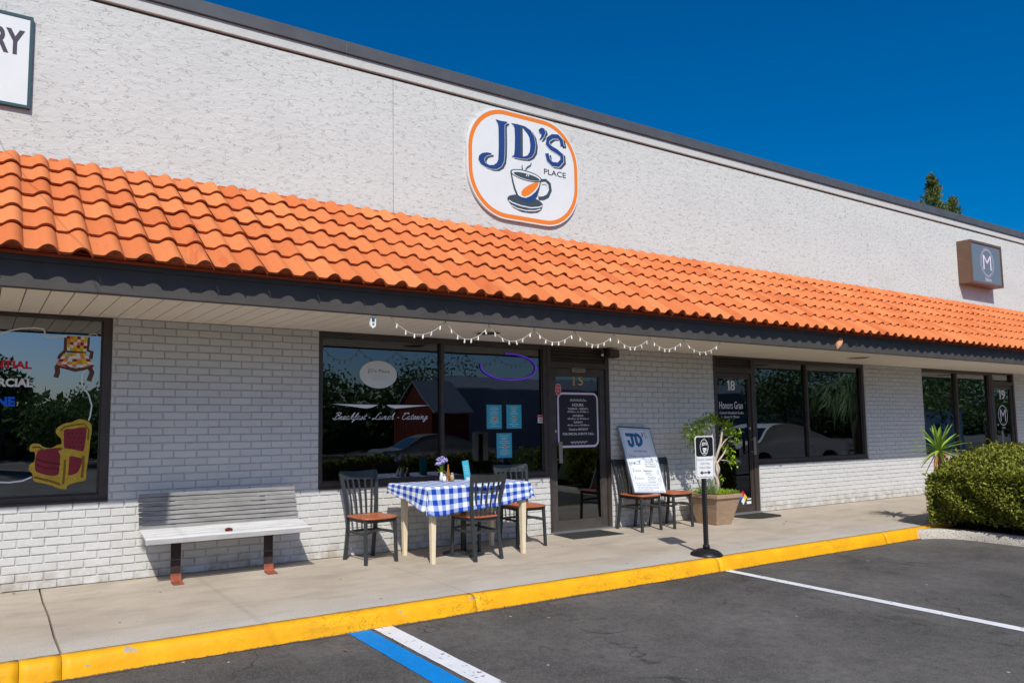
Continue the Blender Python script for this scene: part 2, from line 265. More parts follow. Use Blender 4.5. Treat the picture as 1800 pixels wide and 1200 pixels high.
# gingham: weave of two stripe sets in cloth (u, v) coordinates
def gingham():
    m = mat("gingham", (0.7, 0.7, 0.7), 0.85, 0.15); nt, N, L, b = nodes_of(m)
    uv = N.new("ShaderNodeUVMap"); sx = N.new("ShaderNodeSeparateXYZ"); L.new(uv.outputs[0], sx.inputs[0])
    def st(o): return mth(N, L, 'GREATER_THAN', mth(N, L, 'FRACT', mth(N, L, 'DIVIDE', o, 0.096)), 0.5)
    sm = mth(N, L, 'MULTIPLY', mth(N, L, 'ADD', st(sx.outputs[0]), st(sx.outputs[1])), 0.5)
    cr = N.new("ShaderNodeValToRGB"); cr.color_ramp.interpolation = 'CONSTANT'; e = cr.color_ramp.elements
    e[0].position = 0; e[0].color = (0.74, 0.76, 0.80, 1); e[1].position = 0.25; e[1].color = (0.27, 0.36, 0.62, 1); x = e.new(0.75); x.color = (0.012, 0.05, 0.38, 1)
    L.new(sm, cr.inputs[0]); L.new(cr.outputs[0], b.inputs['Base Color']); return m
M['gingham'] = gingham()

# ------------------------------------------------------------------ mesh builder
class MB:
    def __init__(s): s.v = []; s.f = []; s.m = []; s.mats = []; s.uv = {}; s.tone = []; s.smooth = []
    def mi(s, m):
        if m not in s.mats: s.mats.append(m)
        return s.mats.index(m)
    def face(s, pts, m, tone=0.5, sm=False, uv=None):
        i = len(s.v); s.v += [tuple(p) for p in pts]; s.f.append(tuple(range(i, i+len(pts)))); s.m.append(s.mi(m)); s.tone.append(tone); s.smooth.append(sm)
        if uv: s.uv[len(s.f)-1] = uv
    def mesh(s, vs, fs, m, tone=0.5, sm=False):
        i = len(s.v); s.v += [tuple(p) for p in vs]; k = s.mi(m)
        for f in fs: s.f.append(tuple(i+j for j in f)); s.m.append(k); s.tone.append(tone); s.smooth.append(sm)
    def box(s, x0, x1, y0, y1, z0, z1, m, tone=0.5):
        s.mesh([(x0, y0, z0), (x1, y0, z0), (x1, y1, z0), (x0, y1, z0), (x0, y0, z1), (x1, y0, z1), (x1, y1, z1), (x0, y1, z1)],
               [(0, 3, 2, 1), (4, 5, 6, 7), (0, 1, 5, 4), (1, 2, 6, 5), (2, 3, 7, 6), (3, 0, 4, 7)], m, tone)
    def bar(s, a, b, w, h, m, upv=(0, 0, 1), w2=None, h2=None):      # tapered rectangular bar from a to b
        a, b = Vector(a), Vector(b); d = (b-a).normalized(); sd = d.cross(Vector(upv))
        if sd.length < 1e-4: sd = d.cross(Vector((1, 0, 0)))
        sd.normalize(); u = sd.cross(d); w2 = w if w2 is None else w2; h2 = h if h2 is None else h2
        vs = []
        for c, ww, hh in ((a, w, h), (b, w2, h2)):
            for i, j in ((-1, -1), (1, -1), (1, 1), (-1, 1)): vs.append(c + sd*ww/2*i + u*hh/2*j)
        s.mesh(vs, [(0, 1, 2, 3), (7, 6, 5, 4), (0, 4, 5, 1), (1, 5, 6, 2), (2, 6, 7, 3), (3, 7, 4, 0)], m)
    def tube(s, pts, r, m, n=8, tone=0.5, caps=True):
        pts = [Vector(p) for p in pts]; rs = r if isinstance(r, (list, tuple)) else [r]*len(pts)
        rings = []; prev = None
        for i, p in enumerate(pts):
            d = (pts[min(i+1, len(pts)-1)] - pts[max(i-1, 0)]).normalized()
            if prev is None: prev = d.orthogonal().normalized()
            prev = (prev - d*prev.dot(d)).normalized(); q = d.cross(prev)
            rings.append([p + (prev*math.cos(2*math.pi*k/n) + q*math.sin(2*math.pi*k/n))*rs[i] for k in range(n)])
        vs = [v for rg in rings for v in rg]; fs = []
        for i in range(len(rings)-1):
            for k in range(n): fs.append((i*n+k, i*n+(k+1) % n, (i+1)*n+(k+1) % n, (i+1)*n+k))
        if caps: fs.append(tuple(range(n-1, -1, -1))); fs.append(tuple((len(rings)-1)*n+k for k in range(n)))
        s.mesh(vs, fs, m, tone, True)
    def lathe(s, prof, c, m, n=24, sm=True):
        c = Vector(c); vs = []; fs = []
        for r, z in prof:
            for k in range(n): vs.append(c + Vector((r*math.cos(2*math.pi*k/n), r*math.sin(2*math.pi*k/n), z)))
        for i in range(len(prof)-1):
            for k in range(n): fs.append((i*n+k, i*n+(k+1) % n, (i+1)*n+(k+1) % n, (i+1)*n+k))
        fs.append(tuple(range(n-1, -1, -1))); fs.append(tuple((len(prof)-1)*n+k for k in range(n)))
        s.mesh(vs, fs, m, 0.5, sm)
    def poly(s, pts2, m, y, fr=None):       # polygon in the x,z plane at depth y
        P = [Vector((p[0], p[1], 0)) for p in pts2]
        vs = [(fr(p[0], p[1], y) if fr else (p[0], y, p[1])) for p in pts2]
        tri = tessellate_polygon([P]); fs = []
        for t in tri:
            a, b, c = [P[i] for i in t]
            if (b-a).cross(c-a).z < 0: t = (t[0], t[2], t[1])
            fs.append(t)
        s.mesh(vs, fs, m)
    def rib(s, pts2, wd, m, y, fr=None):
        n = len(pts2); P = [Vector(p[:2]) for p in pts2]; closed = (P[0]-P[-1]).length < 1e-6; Ls = []; Rs = []
        for i, p in enumerate(P):
            a = P[(i-1) % (n-1)] if closed else P[max(i-1, 0)]; b = P[(i+1) % (n-1)] if closed else P[min(i+1, n-1)]
            if closed and i == n-1: b = P[1]; a = P[n-2]
            if closed and i == 0: a = P[n-2]
            d = (b-a); d = d.normalized() if d.length > 1e-9 else Vector((1, 0)); nn = Vector((-d.y, d.x)); Ls.append(p+nn*wd/2); Rs.append(p-nn*wd/2)
        g = (lambda p: fr(p.x, p.y, y)) if fr else (lambda p: (p.x, y, p.y))
        vs = [g(p) for p in Ls+Rs]; s.mesh(vs, [(i, n+i, n+i+1, i+1) for i in range(n-1)], m)
    def build(s, name, parent=None, bevel=0.0, loc=None):
        me = bpy.data.meshes.new(name); me.from_pydata(s.v, [], s.f)
        for m in s.mats: me.materials.append(M[m] if isinstance(m, str) else m)
        me.polygons.foreach_set('material_index', s.m); me.polygons.foreach_set('use_smooth', s.smooth)
        if len(set(s.tone)) > 1:
            a = me.attributes.new("tone", 'FLOAT', 'FACE'); a.data.foreach_set('value', s.tone)
        if s.uv:
            ul = me.uv_layers.new(name="UVMap")
            for fi, uv in s.uv.items():
                for k, li in enumerate(me.polygons[fi].loop_indices): ul.data[li].uv = uv[k]
        me.update(); o = bpy.data.objects.new(name, me); COL.objects.link(o)
        if parent: o.parent = parent
        if loc: o.location = loc
        if bevel: b = o.modifiers.new("bevel", 'BEVEL'); b.width = bevel; b.segments = 2; b.limit_method = 'ANGLE'
        return o
def tag(o, label=None, cat=None, group=None, kind=None):
    if label: o['label'] = label
    if cat: o['category'] = cat
    if group: o['group'] = group
    if kind: o['kind'] = kind
    return o
def empty(name, loc=(0, 0, 0), rz=0.0):
    o = bpy.data.objects.new(name, None); o.empty_display_size = 0.1; COL.objects.link(o); o.location = loc; o.rotation_euler.z = rz; return o
def copy_tree(o, parent=None):
    c = o.copy(); COL.objects.link(c); c.parent = parent
    for ch in list(o.children): copy_tree(ch, c)
    return c
def smoothp(pts, n=6):                      # catmull-rom through points of any dimension
    P = [Vector(p) for p in pts]; out = []
    for i in range(len(P)-1):
        a = P[max(i-1, 0)]; b = P[i]; c = P[i+1]; d = P[min(i+2, len(P)-1)]
        for k in range(n):
            t = k/n; out.append(0.5*((2*b) + (c-a)*t + (2*a-5*b+4*c-d)*t*t + (3*b-a-3*c+d)*t**3))
    out.append(P[-1]); return out
_dg = None
def text(body, x0, x1, z0, z1, y, m, parent=None, name="lettering", bold=0.0, shear=0.0, into=None, fr=None, condense=True):
    """words as flat mesh fitted in the box x0..x1, z0..z1 of a plane facing -y"""
    cu = bpy.data.curves.new(name, 'FONT'); cu.body = body; cu.size = 1.0; cu.shear = shear; cu.offset = bold; cu.resolution_u = 3; cu.align_x = 'CENTER'
    o = bpy.data.objects.new(name, cu); COL.objects.link(o); bpy.context.view_layer.update()
    me = bpy.data.meshes.new_from_object(o.evaluated_get(bpy.context.evaluated_depsgraph_get())); bpy.data.objects.remove(o)
    xs = [v.co.x for v in me.vertices]; ys = [v.co.y for v in me.vertices]
    sx = (x1-x0)/(max(xs)-min(xs)); sz = (z1-z0)/(max(ys)-min(ys)); mx, my = min(xs), min(ys)
    b = into or MB()
    vs = [(x0+(v.co.x-mx)*sx, z0+(v.co.y-my)*sz) for v in me.vertices]
    b.mesh([(fr(a, c, y) if fr else (a, y, c)) for a, c in vs], [tuple(p.vertices) for p in me.polygons], m)
    bpy.data.meshes.remove(me)
    if into is None: return b.build(name, parent)
def layers(items, y0, step, into):
    y = y0
    for it in items:
        if it[0] == 'poly': into.poly(it[2], it[1], y)
        else: into.rib(it[2], it[3], it[1], y)
        y -= step
# traced outlines in wall metres (x, z)
TR = {
 'logo': [
  ('poly','slate',[(5.198,4.91),(5.275,4.907),(5.373,4.915),(5.365,4.897),(5.335,4.872),(5.331,4.844),(5.331,4.659),(5.325,4.497),(5.311,4.409),(5.273,4.343),(5.206,4.3),(5.125,4.289),(5.038,4.3),(4.97,4.325),(4.938,4.373),(4.946,4.419),(4.99,4.458),(5.062,4.48),(5.132,4.481),(5.12,4.457),(5.088,4.451),(5.047,4.429),(5.02,4.388),(5.038,4.349),(5.096,4.332),(5.155,4.342),(5.204,4.375),(5.228,4.425),(5.237,4.579),(5.238,4.813),(5.23,4.861)]),
  ('poly','slate',[(5.434,4.911),(5.518,4.917),(5.641,4.913),(5.731,4.88),(5.784,4.815),(5.806,4.711),(5.792,4.617),(5.743,4.548),(5.672,4.506),(5.571,4.494),(5.436,4.493),(5.467,4.523),(5.478,4.6),(5.484,4.75),(5.48,4.855),(5.468,4.884)]),
  ('poly','slate',[(5.859,4.915),(5.903,4.949),(5.951,4.946),(5.971,4.902),(5.944,4.839),(5.899,4.795),(5.865,4.783),(5.895,4.83),(5.902,4.862),(5.871,4.874)]),
  ('rib','slate',[(6.241,4.774),(6.226,4.849),(6.17,4.886),(6.079,4.871),(6.008,4.82),(5.995,4.759),(6.05,4.719),(6.148,4.691),(6.226,4.654),(6.231,4.584),(6.168,4.521),(6.07,4.514),(6.006,4.557),(5.984,4.636)],0.062),
  ('rib','white',[(5.163,4.927),(5.24,4.924),(5.337,4.932),(5.33,4.914),(5.299,4.89),(5.296,4.862),(5.295,4.676),(5.289,4.515),(5.276,4.427),(5.238,4.362),(5.171,4.318),(5.09,4.307),(5.003,4.319),(4.936,4.343),(4.904,4.391),(4.912,4.437),(4.955,4.476),(5.028,4.498),(5.097,4.499),(5.085,4.475),(5.053,4.469),(5.013,4.447),(4.986,4.406),(5.004,4.367),(5.062,4.35),(5.12,4.361),(5.169,4.394),(5.193,4.443),(5.202,4.597),(5.203,4.831),(5.195,4.878),(5.163,4.927)],0.012),
  ('rib','white',[(5.398,4.928),(5.481,4.934),(5.605,4.931),(5.694,4.898),(5.746,4.833),(5.769,4.729),(5.754,4.636),(5.706,4.566),(5.635,4.525),(5.534,4.513),(5.4,4.511),(5.431,4.541),(5.442,4.618),(5.448,4.768),(5.444,4.873),(5.432,4.902),(5.398,4.928)],0.012),
  ('rib','white',[(5.821,4.933),(5.865,4.967),(5.913,4.964),(5.933,4.92),(5.905,4.857),(5.861,4.813),(5.828,4.802),(5.857,4.848),(5.864,4.88),(5.833,4.892),(5.821,4.933)],0.012),
  ('rib','white',[(6.202,4.792),(6.187,4.867),(6.131,4.904),(6.04,4.889),(5.969,4.838),(5.957,4.778),(6.012,4.737),(6.109,4.71),(6.187,4.673),(6.191,4.603),(6.129,4.54),(6.031,4.533),(5.968,4.575),(5.945,4.654)],0.076),
  ('poly','navy',[(5.163,4.927),(5.24,4.924),(5.337,4.932),(5.33,4.914),(5.299,4.89),(5.296,4.862),(5.295,4.676),(5.289,4.515),(5.276,4.427),(5.238,4.362),(5.171,4.318),(5.09,4.307),(5.003,4.319),(4.936,4.343),(4.904,4.391),(4.912,4.437),(4.955,4.476),(5.028,4.498),(5.097,4.499),(5.085,4.475),(5.053,4.469),(5.013,4.447),(4.986,4.406),(5.004,4.367),(5.062,4.35),(5.12,4.361),(5.169,4.394),(5.193,4.443),(5.202,4.597),(5.203,4.831),(5.195,4.878)]),
  ('poly','navy',[(5.821,4.933),(5.865,4.967),(5.913,4.964),(5.933,4.92),(5.905,4.857),(5.861,4.813),(5.828,4.802),(5.857,4.848),(5.864,4.88),(5.833,4.892)]),
  ('poly','navy',[(5.398,4.928),(5.481,4.934),(5.605,4.931),(5.694,4.898),(5.746,4.833),(5.769,4.729),(5.754,4.636),(5.706,4.566),(5.635,4.525),(5.534,4.513),(5.4,4.511),(5.431,4.541),(5.442,4.618),(5.448,4.768),(5.444,4.873),(5.432,4.902)]),
  ('poly','slate',[(5.53,4.916),(5.529,4.721),(5.526,4.539),(5.578,4.543),(5.636,4.569),(5.671,4.623),(5.681,4.706),(5.667,4.798),(5.634,4.867),(5.585,4.905)]),
  ('poly','white',[(5.57,4.901),(5.569,4.732),(5.566,4.548),(5.581,4.546),(5.639,4.572),(5.674,4.626),(5.684,4.709),(5.67,4.801),(5.637,4.845),(5.588,4.883)]),
  ('rib','navy',[(6.202,4.792),(6.187,4.867),(6.131,4.904),(6.04,4.889),(5.969,4.838),(5.957,4.778),(6.012,4.737),(6.109,4.71),(6.187,4.673),(6.191,4.603),(6.129,4.54),(6.031,4.533),(5.968,4.575),(5.945,4.654)],0.058),
  ('poly','slate',[(5.865,3.979),(5.855,3.962),(5.831,3.945),(5.795,3.931),(5.748,3.92),(5.694,3.912),(5.635,3.907),(5.574,3.907),(5.514,3.911),(5.458,3.918),(5.408,3.929),(5.368,3.942),(5.339,3.958),(5.322,3.975),(5.319,3.992),(5.328,4.009),(5.351,4.025),(5.385,4.039),(5.43,4.051),(5.482,4.059),(5.541,4.064),(5.602,4.065),(5.662,4.061),(5.72,4.054),(5.771,4.044),(5.813,4.03),(5.843,4.015),(5.861,3.997)]),
  ('poly','slate',[(5.32,3.989),(5.862,3.976),(5.84,3.923),(5.784,3.884),(5.674,3.86),(5.536,3.857),(5.415,3.887),(5.356,3.939)]),
  ('rib','white',[(5.339,3.967),(5.401,3.946),(5.522,3.927),(5.676,3.924),(5.801,3.949),(5.857,3.976)],0.014),
  ('rib','white',[(5.378,3.912),(5.461,3.887),(5.598,3.878),(5.737,3.896),(5.824,3.927)],0.012),
  ('rib','slate',[(5.853,4.279),(5.92,4.294),(5.971,4.264),(5.982,4.196),(5.94,4.12),(5.875,4.085),(5.796,4.073)],0.062),
  ('rib','white',[(5.853,4.258),(5.912,4.271),(5.945,4.247),(5.953,4.194),(5.921,4.139),(5.871,4.11),(5.797,4.094)],0.026),
  ('poly','slate',[(5.371,4.315),(5.392,4.214),(5.42,4.12),(5.464,4.041),(5.539,3.985),(5.63,3.97),(5.716,4.005),(5.781,4.089),(5.82,4.196),(5.846,4.294)]),
  ('poly','white',[(5.39,4.306),(5.414,4.211),(5.443,4.124),(5.482,4.054),(5.547,4.002),(5.631,3.99),(5.704,4.02),(5.762,4.097),(5.799,4.195),(5.825,4.282)]),
  ('poly','orange',[(5.812,4.276),(5.73,4.244),(5.643,4.199),(5.573,4.15),(5.53,4.101),(5.532,4.058),(5.578,4.044),(5.648,4.075),(5.727,4.137),(5.784,4.203)]),
  ('poly','navy',[(5.476,4.048),(5.54,4.034),(5.601,4.035),(5.679,4.074),(5.751,4.135),(5.811,4.213),(5.793,4.141),(5.765,4.093),(5.709,4.016),(5.631,3.986),(5.546,3.998)]),
  ('poly','slate',[(5.854,4.297),(5.846,4.283),(5.826,4.271),(5.794,4.26),(5.754,4.252),(5.706,4.248),(5.654,4.246),(5.599,4.248),(5.546,4.253),(5.495,4.26),(5.451,4.271),(5.414,4.283),(5.387,4.297),(5.371,4.311),(5.367,4.325),(5.374,4.339),(5.393,4.351),(5.423,4.361),(5.462,4.369),(5.508,4.374),(5.56,4.376),(5.614,4.375),(5.669,4.37),(5.72,4.363),(5.766,4.353),(5.804,4.34),(5.832,4.326),(5.849,4.312)]),
  ('poly','white',[(5.833,4.299),(5.826,4.288),(5.807,4.278),(5.779,4.269),(5.741,4.263),(5.698,4.26),(5.65,4.259),(5.6,4.26),(5.55,4.264),(5.504,4.271),(5.463,4.279),(5.429,4.289),(5.405,4.3),(5.39,4.312),(5.386,4.324),(5.393,4.334),(5.411,4.344),(5.438,4.352),(5.474,4.359),(5.517,4.362),(5.564,4.364),(5.614,4.362),(5.664,4.358),(5.711,4.352),(5.753,4.344),(5.788,4.334),(5.814,4.322),(5.829,4.311)]),
  ('poly','slate',[(5.817,4.291),(5.81,4.283),(5.794,4.276),(5.768,4.271),(5.735,4.267),(5.695,4.265),(5.652,4.265),(5.607,4.267),(5.563,4.27),(5.522,4.275),(5.485,4.282),(5.455,4.289),(5.433,4.297),(5.42,4.306),(5.416,4.314),(5.423,4.321),(5.438,4.328),(5.463,4.334),(5.496,4.338),(5.534,4.34),(5.577,4.34),(5.621,4.339),(5.666,4.335),(5.708,4.33),(5.746,4.324),(5.777,4.316),(5.8,4.308),(5.814,4.299)]),
  ('rib','slate',[(5.551,4.432),(5.544,4.406),(5.559,4.384)],0.012),
  ('rib','slate',[(5.691,4.486),(5.68,4.455),(5.632,4.425),(5.606,4.396),(5.608,4.368)],0.014),
  ('rib','white',[(5.605,4.354),(5.623,4.333),(5.607,4.305)],0.012),
  ('rib','white',[(5.631,4.353),(5.647,4.331),(5.638,4.306)],0.012),
 ],
 'throne': [
  ('poly','gold',[(0.564,1.277),(0.579,1.315),(0.63,1.347),(0.688,1.359),(0.735,1.382),(0.782,1.378),(0.831,1.352),(0.847,1.293),(0.836,1.203),(0.828,1.074),(0.814,0.946),(0.808,0.864),(0.752,0.853),(0.671,0.825),(0.66,0.795),(0.602,0.804),(0.544,0.832),(0.476,0.854),(0.414,0.875),(0.4,0.937),(0.374,0.963),(0.381,1.012),(0.413,1.036),(0.413,1.111),(0.377,1.118),(0.374,1.155),(0.392,1.18),(0.442,1.179),(0.477,1.153),(0.534,1.143),(0.584,1.169),(0.611,1.175),(0.606,1.22),(0.582,1.245)]),
  ('poly','red',[(0.632,1.296),(0.69,1.301),(0.761,1.314),(0.803,1.307),(0.801,1.229),(0.79,1.127),(0.773,1.108),(0.696,1.11),(0.638,1.13),(0.629,1.219)]),
  ('poly','red',[(0.438,1.123),(0.489,1.134),(0.602,1.144),(0.638,1.118),(0.623,1.055),(0.608,0.967),(0.593,0.917),(0.53,0.913),(0.462,0.935),(0.422,0.961),(0.419,1.048)]),
  ('poly','red',[(0.657,1.066),(0.775,1.057),(0.771,0.999),(0.749,0.936),(0.703,0.913),(0.662,0.921),(0.653,1.003)]),
  ('rib','gold',[(0.602,1.091),(0.638,1.111),(0.697,1.101),(0.804,1.071)],0.055),
  ('rib','gold',[(0.642,1.079),(0.638,0.953),(0.627,0.834)],0.07),
  ('rib','ochre',[(0.412,0.906),(0.486,0.884),(0.555,0.862),(0.613,0.835)],0.018),
  ('rib','ochre',[(0.786,1.069),(0.786,0.973),(0.78,0.884)],0.022),
  ('rib','ochre',[(0.598,1.283),(0.631,1.319),(0.713,1.336),(0.783,1.346),(0.821,1.294),(0.818,1.203)],0.012),
  ('rib','ochre',[(0.643,1.041),(0.643,0.953),(0.636,0.84)],0.018),
  ('rib','ochre',[(0.393,1.149),(0.443,1.154),(0.478,1.128)],0.012),
  ('rib','wine',[(0.424,1.054),(0.492,1.027),(0.607,1.005)],0.012),
  ('rib','wine',[(0.425,1.011),(0.494,0.977),(0.603,0.965)],0.01),
  ('poly','wine',[(0.666,1.263),(0.663,1.257),(0.656,1.257),(0.652,1.264),(0.655,1.27),(0.662,1.27)]),
  ('poly','wine',[(0.701,1.263),(0.698,1.256),(0.691,1.256),(0.687,1.263),(0.69,1.27),(0.697,1.27)]),
  ('poly','wine',[(0.736,1.262),(0.733,1.256),(0.726,1.256),(0.722,1.263),(0.725,1.269),(0.733,1.269)]),
  ('poly','wine',[(0.772,1.262),(0.768,1.255),(0.761,1.255),(0.758,1.262),(0.761,1.269),(0.768,1.269)]),
  ('poly','wine',[(0.681,1.225),(0.678,1.218),(0.671,1.218),(0.667,1.225),(0.67,1.232),(0.677,1.232)]),
  ('poly','wine',[(0.716,1.224),(0.713,1.218),(0.706,1.218),(0.702,1.225),(0.705,1.231),(0.713,1.231)]),
  ('poly','wine',[(0.752,1.224),(0.748,1.217),(0.741,1.217),(0.737,1.224),(0.741,1.231),(0.748,1.23)]),
  ('poly','wine',[(0.787,1.223),(0.784,1.217),(0.777,1.217),(0.773,1.223),(0.776,1.23),(0.783,1.23)]),
  ('poly','wine',[(0.668,1.187),(0.665,1.18),(0.658,1.18),(0.654,1.187),(0.658,1.194),(0.665,1.194)]),
  ('poly','wine',[(0.703,1.186),(0.7,1.18),(0.693,1.18),(0.689,1.186),(0.693,1.193),(0.7,1.193)]),
  ('poly','wine',[(0.739,1.186),(0.735,1.179),(0.728,1.179),(0.725,1.186),(0.728,1.192),(0.735,1.192)]),
  ('poly','wine',[(0.774,1.185),(0.771,1.178),(0.764,1.178),(0.76,1.185),(0.763,1.192),(0.77,1.192)]),
  ('poly','wine',[(0.684,1.148),(0.68,1.142),(0.673,1.142),(0.67,1.149),(0.673,1.155),(0.68,1.155)]),
  ('poly','wine',[(0.719,1.148),(0.715,1.141),(0.708,1.141),(0.705,1.148),(0.708,1.154),(0.715,1.154)]),
  ('poly','wine',[(0.754,1.147),(0.751,1.14),(0.744,1.14),(0.74,1.147),(0.743,1.154),(0.75,1.153)]),
  ('poly','wine',[(0.79,1.146),(0.786,1.139),(0.779,1.14),(0.775,1.146),(0.779,1.153),(0.786,1.153)]),
 ],
 'checkchair': [
  ('rib','brown',[(0.618,2.08),(0.617,1.97),(0.577,1.923),(0.568,1.894)],0.03),
  ('rib','brown',[(0.794,2.092),(0.788,1.978),(0.827,1.966),(0.817,1.904)],0.03),
  ('rib','brown',[(0.556,1.838),(0.563,1.781),(0.55,1.736)],0.04),
  ('rib','brown',[(0.813,1.828),(0.832,1.789),(0.81,1.712)],0.04),
  ('rib','brown',[(0.545,1.842),(0.626,1.824),(0.698,1.804),(0.769,1.82),(0.842,1.852)],0.03),
  ('rib','brown',[(0.628,1.967),(0.782,1.963)],0.03),
  ('poly','crimson',[(0.623,2.096),(0.651,2.096),(0.651,2.071),(0.624,2.071)]),
  ('poly','orange2',[(0.624,2.071),(0.651,2.071),(0.652,2.045),(0.625,2.046)]),
  ('poly','pink',[(0.625,2.046),(0.652,2.045),(0.652,2.02),(0.626,2.021)]),
  ('poly','yellow',[(0.626,2.021),(0.652,2.02),(0.653,1.995),(0.627,1.996)]),
  ('poly','white',[(0.627,1.996),(0.653,1.995),(0.653,1.969),(0.628,1.97)]),
  ('poly','orange2',[(0.651,2.096),(0.679,2.096),(0.679,2.071),(0.651,2.071)]),
  ('poly','yellow',[(0.651,2.071),(0.679,2.071),(0.679,2.045),(0.652,2.045)]),
  ('poly','crimson',[(0.652,2.045),(0.679,2.045),(0.679,2.019),(0.652,2.02)]),
  ('poly','white',[(0.652,2.02),(0.679,2.019),(0.679,1.994),(0.653,1.995)]),
  ('poly','lime',[(0.653,1.995),(0.679,1.994),(0.679,1.968),(0.653,1.969)]),
  ('poly','yellow',[(0.679,2.096),(0.706,2.096),(0.706,2.07),(0.679,2.071)]),
  ('poly','orange2',[(0.679,2.071),(0.706,2.07),(0.705,2.045),(0.679,2.045)]),
  ('poly','white',[(0.679,2.045),(0.705,2.045),(0.705,2.019),(0.679,2.019)]),
  ('poly','yellow',[(0.679,2.019),(0.705,2.019),(0.705,1.993),(0.679,1.994)]),
  ('poly','orange2',[(0.679,1.994),(0.705,1.993),(0.704,1.967),(0.679,1.968)]),
  ('poly','crimson',[(0.706,2.096),(0.734,2.096),(0.733,2.07),(0.706,2.07)]),
  ('poly','white',[(0.706,2.07),(0.733,2.07),(0.733,2.044),(0.705,2.045)]),
  ('poly','pink',[(0.705,2.045),(0.733,2.044),(0.732,2.018),(0.705,2.019)]),
  ('poly','crimson',[(0.705,2.019),(0.732,2.018),(0.731,1.992),(0.705,1.993)]),
  ('poly','yellow',[(0.705,1.993),(0.731,1.992),(0.73,1.966),(0.704,1.967)]),
  ('poly','white',[(0.734,2.096),(0.762,2.096),(0.761,2.07),(0.733,2.07)]),
  ('poly','orange2',[(0.733,2.07),(0.761,2.07),(0.76,2.044),(0.733,2.044)]),
  ('poly','crimson',[(0.733,2.044),(0.76,2.044),(0.758,2.018),(0.732,2.018)]),
  ('poly','yellow',[(0.732,2.018),(0.758,2.018),(0.757,1.991),(0.731,1.992)]),
  ('poly','lime',[(0.731,1.992),(0.757,1.991),(0.756,1.965),(0.73,1.966)]),
  ('poly','yellow',[(0.762,2.096),(0.79,2.096),(0.789,2.07),(0.761,2.07)]),
  ('poly','yellow',[(0.761,2.07),(0.789,2.07),(0.787,2.043),(0.76,2.044)]),
  ('poly','white',[(0.76,2.044),(0.787,2.043),(0.785,2.017),(0.758,2.018)]),
  ('poly','crimson',[(0.758,2.018),(0.785,2.017),(0.784,1.991),(0.757,1.991)]),
  ('poly','white',[(0.757,1.991),(0.784,1.991),(0.782,1.964),(0.756,1.965)]),
  ('poly','yellow',[(0.605,1.944),(0.629,1.945),(0.618,1.921),(0.59,1.919)]),
  ('poly','white',[(0.59,1.919),(0.618,1.921),(0.608,1.897),(0.575,1.895)]),
  ('poly','crimson',[(0.575,1.895),(0.608,1.897),(0.597,1.873),(0.559,1.871)]),
  ('poly','orange2',[(0.559,1.871),(0.597,1.873),(0.586,1.849),(0.544,1.847)]),
  ('poly','lime',[(0.629,1.945),(0.654,1.947),(0.647,1.922),(0.618,1.921)]),
  ('poly','pink',[(0.618,1.921),(0.647,1.922),(0.641,1.898),(0.608,1.897)]),
  ('poly','orange2',[(0.608,1.897),(0.641,1.898),(0.634,1.874),(0.597,1.873)]),
  ('poly','white',[(0.597,1.873),(0.634,1.874),(0.628,1.85),(0.586,1.849)]),
  ('poly','orange2',[(0.654,1.947),(0.678,1.948),(0.676,1.924),(0.647,1.922)]),
  ('poly','white',[(0.647,1.922),(0.676,1.924),(0.674,1.9),(0.641,1.898)]),
  ('poly','white',[(0.641,1.898),(0.674,1.9),(0.672,1.876),(0.634,1.874)]),
  ('poly','orange2',[(0.634,1.874),(0.672,1.876),(0.67,1.851),(0.628,1.85)]),
  ('poly','yellow',[(0.678,1.948),(0.702,1.95),(0.705,1.926),(0.676,1.924)]),
  ('poly','white',[(0.676,1.924),(0.705,1.926),(0.708,1.901),(0.674,1.9)]),
  ('poly','crimson',[(0.674,1.9),(0.708,1.901),(0.71,1.877),(0.672,1.876)]),
  ('poly','yellow',[(0.672,1.876),(0.71,1.877),(0.713,1.853),(0.67,1.851)]),
  ('poly','white',[(0.702,1.95),(0.727,1.952),(0.734,1.927),(0.705,1.926)]),
  ('poly','white',[(0.705,1.926),(0.734,1.927),(0.741,1.903),(0.708,1.901)]),
  ('poly','orange2',[(0.708,1.901),(0.741,1.903),(0.748,1.879),(0.71,1.877)]),
  ('poly','orange2',[(0.71,1.877),(0.748,1.879),(0.756,1.854),(0.713,1.853)]),
  ('poly','orange2',[(0.727,1.952),(0.752,1.953),(0.763,1.929),(0.734,1.927)]),
  ('poly','pink',[(0.734,1.927),(0.763,1.929),(0.775,1.905),(0.741,1.903)]),
  ('poly','yellow',[(0.741,1.903),(0.775,1.905),(0.787,1.88),(0.748,1.879)]),
  ('poly','yellow',[(0.748,1.879),(0.787,1.88),(0.799,1.856),(0.756,1.854)]),
  ('poly','yellow',[(0.752,1.953),(0.776,1.955),(0.793,1.931),(0.763,1.929)]),
  ('poly','white',[(0.763,1.929),(0.793,1.931),(0.809,1.906),(0.775,1.905)]),
  ('poly','crimson',[(0.775,1.905),(0.809,1.906),(0.826,1.882),(0.787,1.88)]),
  ('poly','white',[(0.787,1.88),(0.826,1.882),(0.842,1.857),(0.799,1.856)]),
  ('poly','pink',[(0.544,1.847),(0.586,1.849),(0.636,1.827),(0.615,1.828)]),
  ('poly','crimson',[(0.586,1.849),(0.628,1.85),(0.658,1.827),(0.636,1.827)]),
  ('poly','white',[(0.628,1.85),(0.67,1.851),(0.68,1.827),(0.658,1.827)]),
  ('poly','pink',[(0.67,1.851),(0.713,1.853),(0.702,1.827),(0.68,1.827)]),
  ('poly','white',[(0.713,1.853),(0.756,1.854),(0.724,1.827),(0.702,1.827)]),
  ('poly','white',[(0.756,1.854),(0.799,1.856),(0.746,1.826),(0.724,1.827)]),
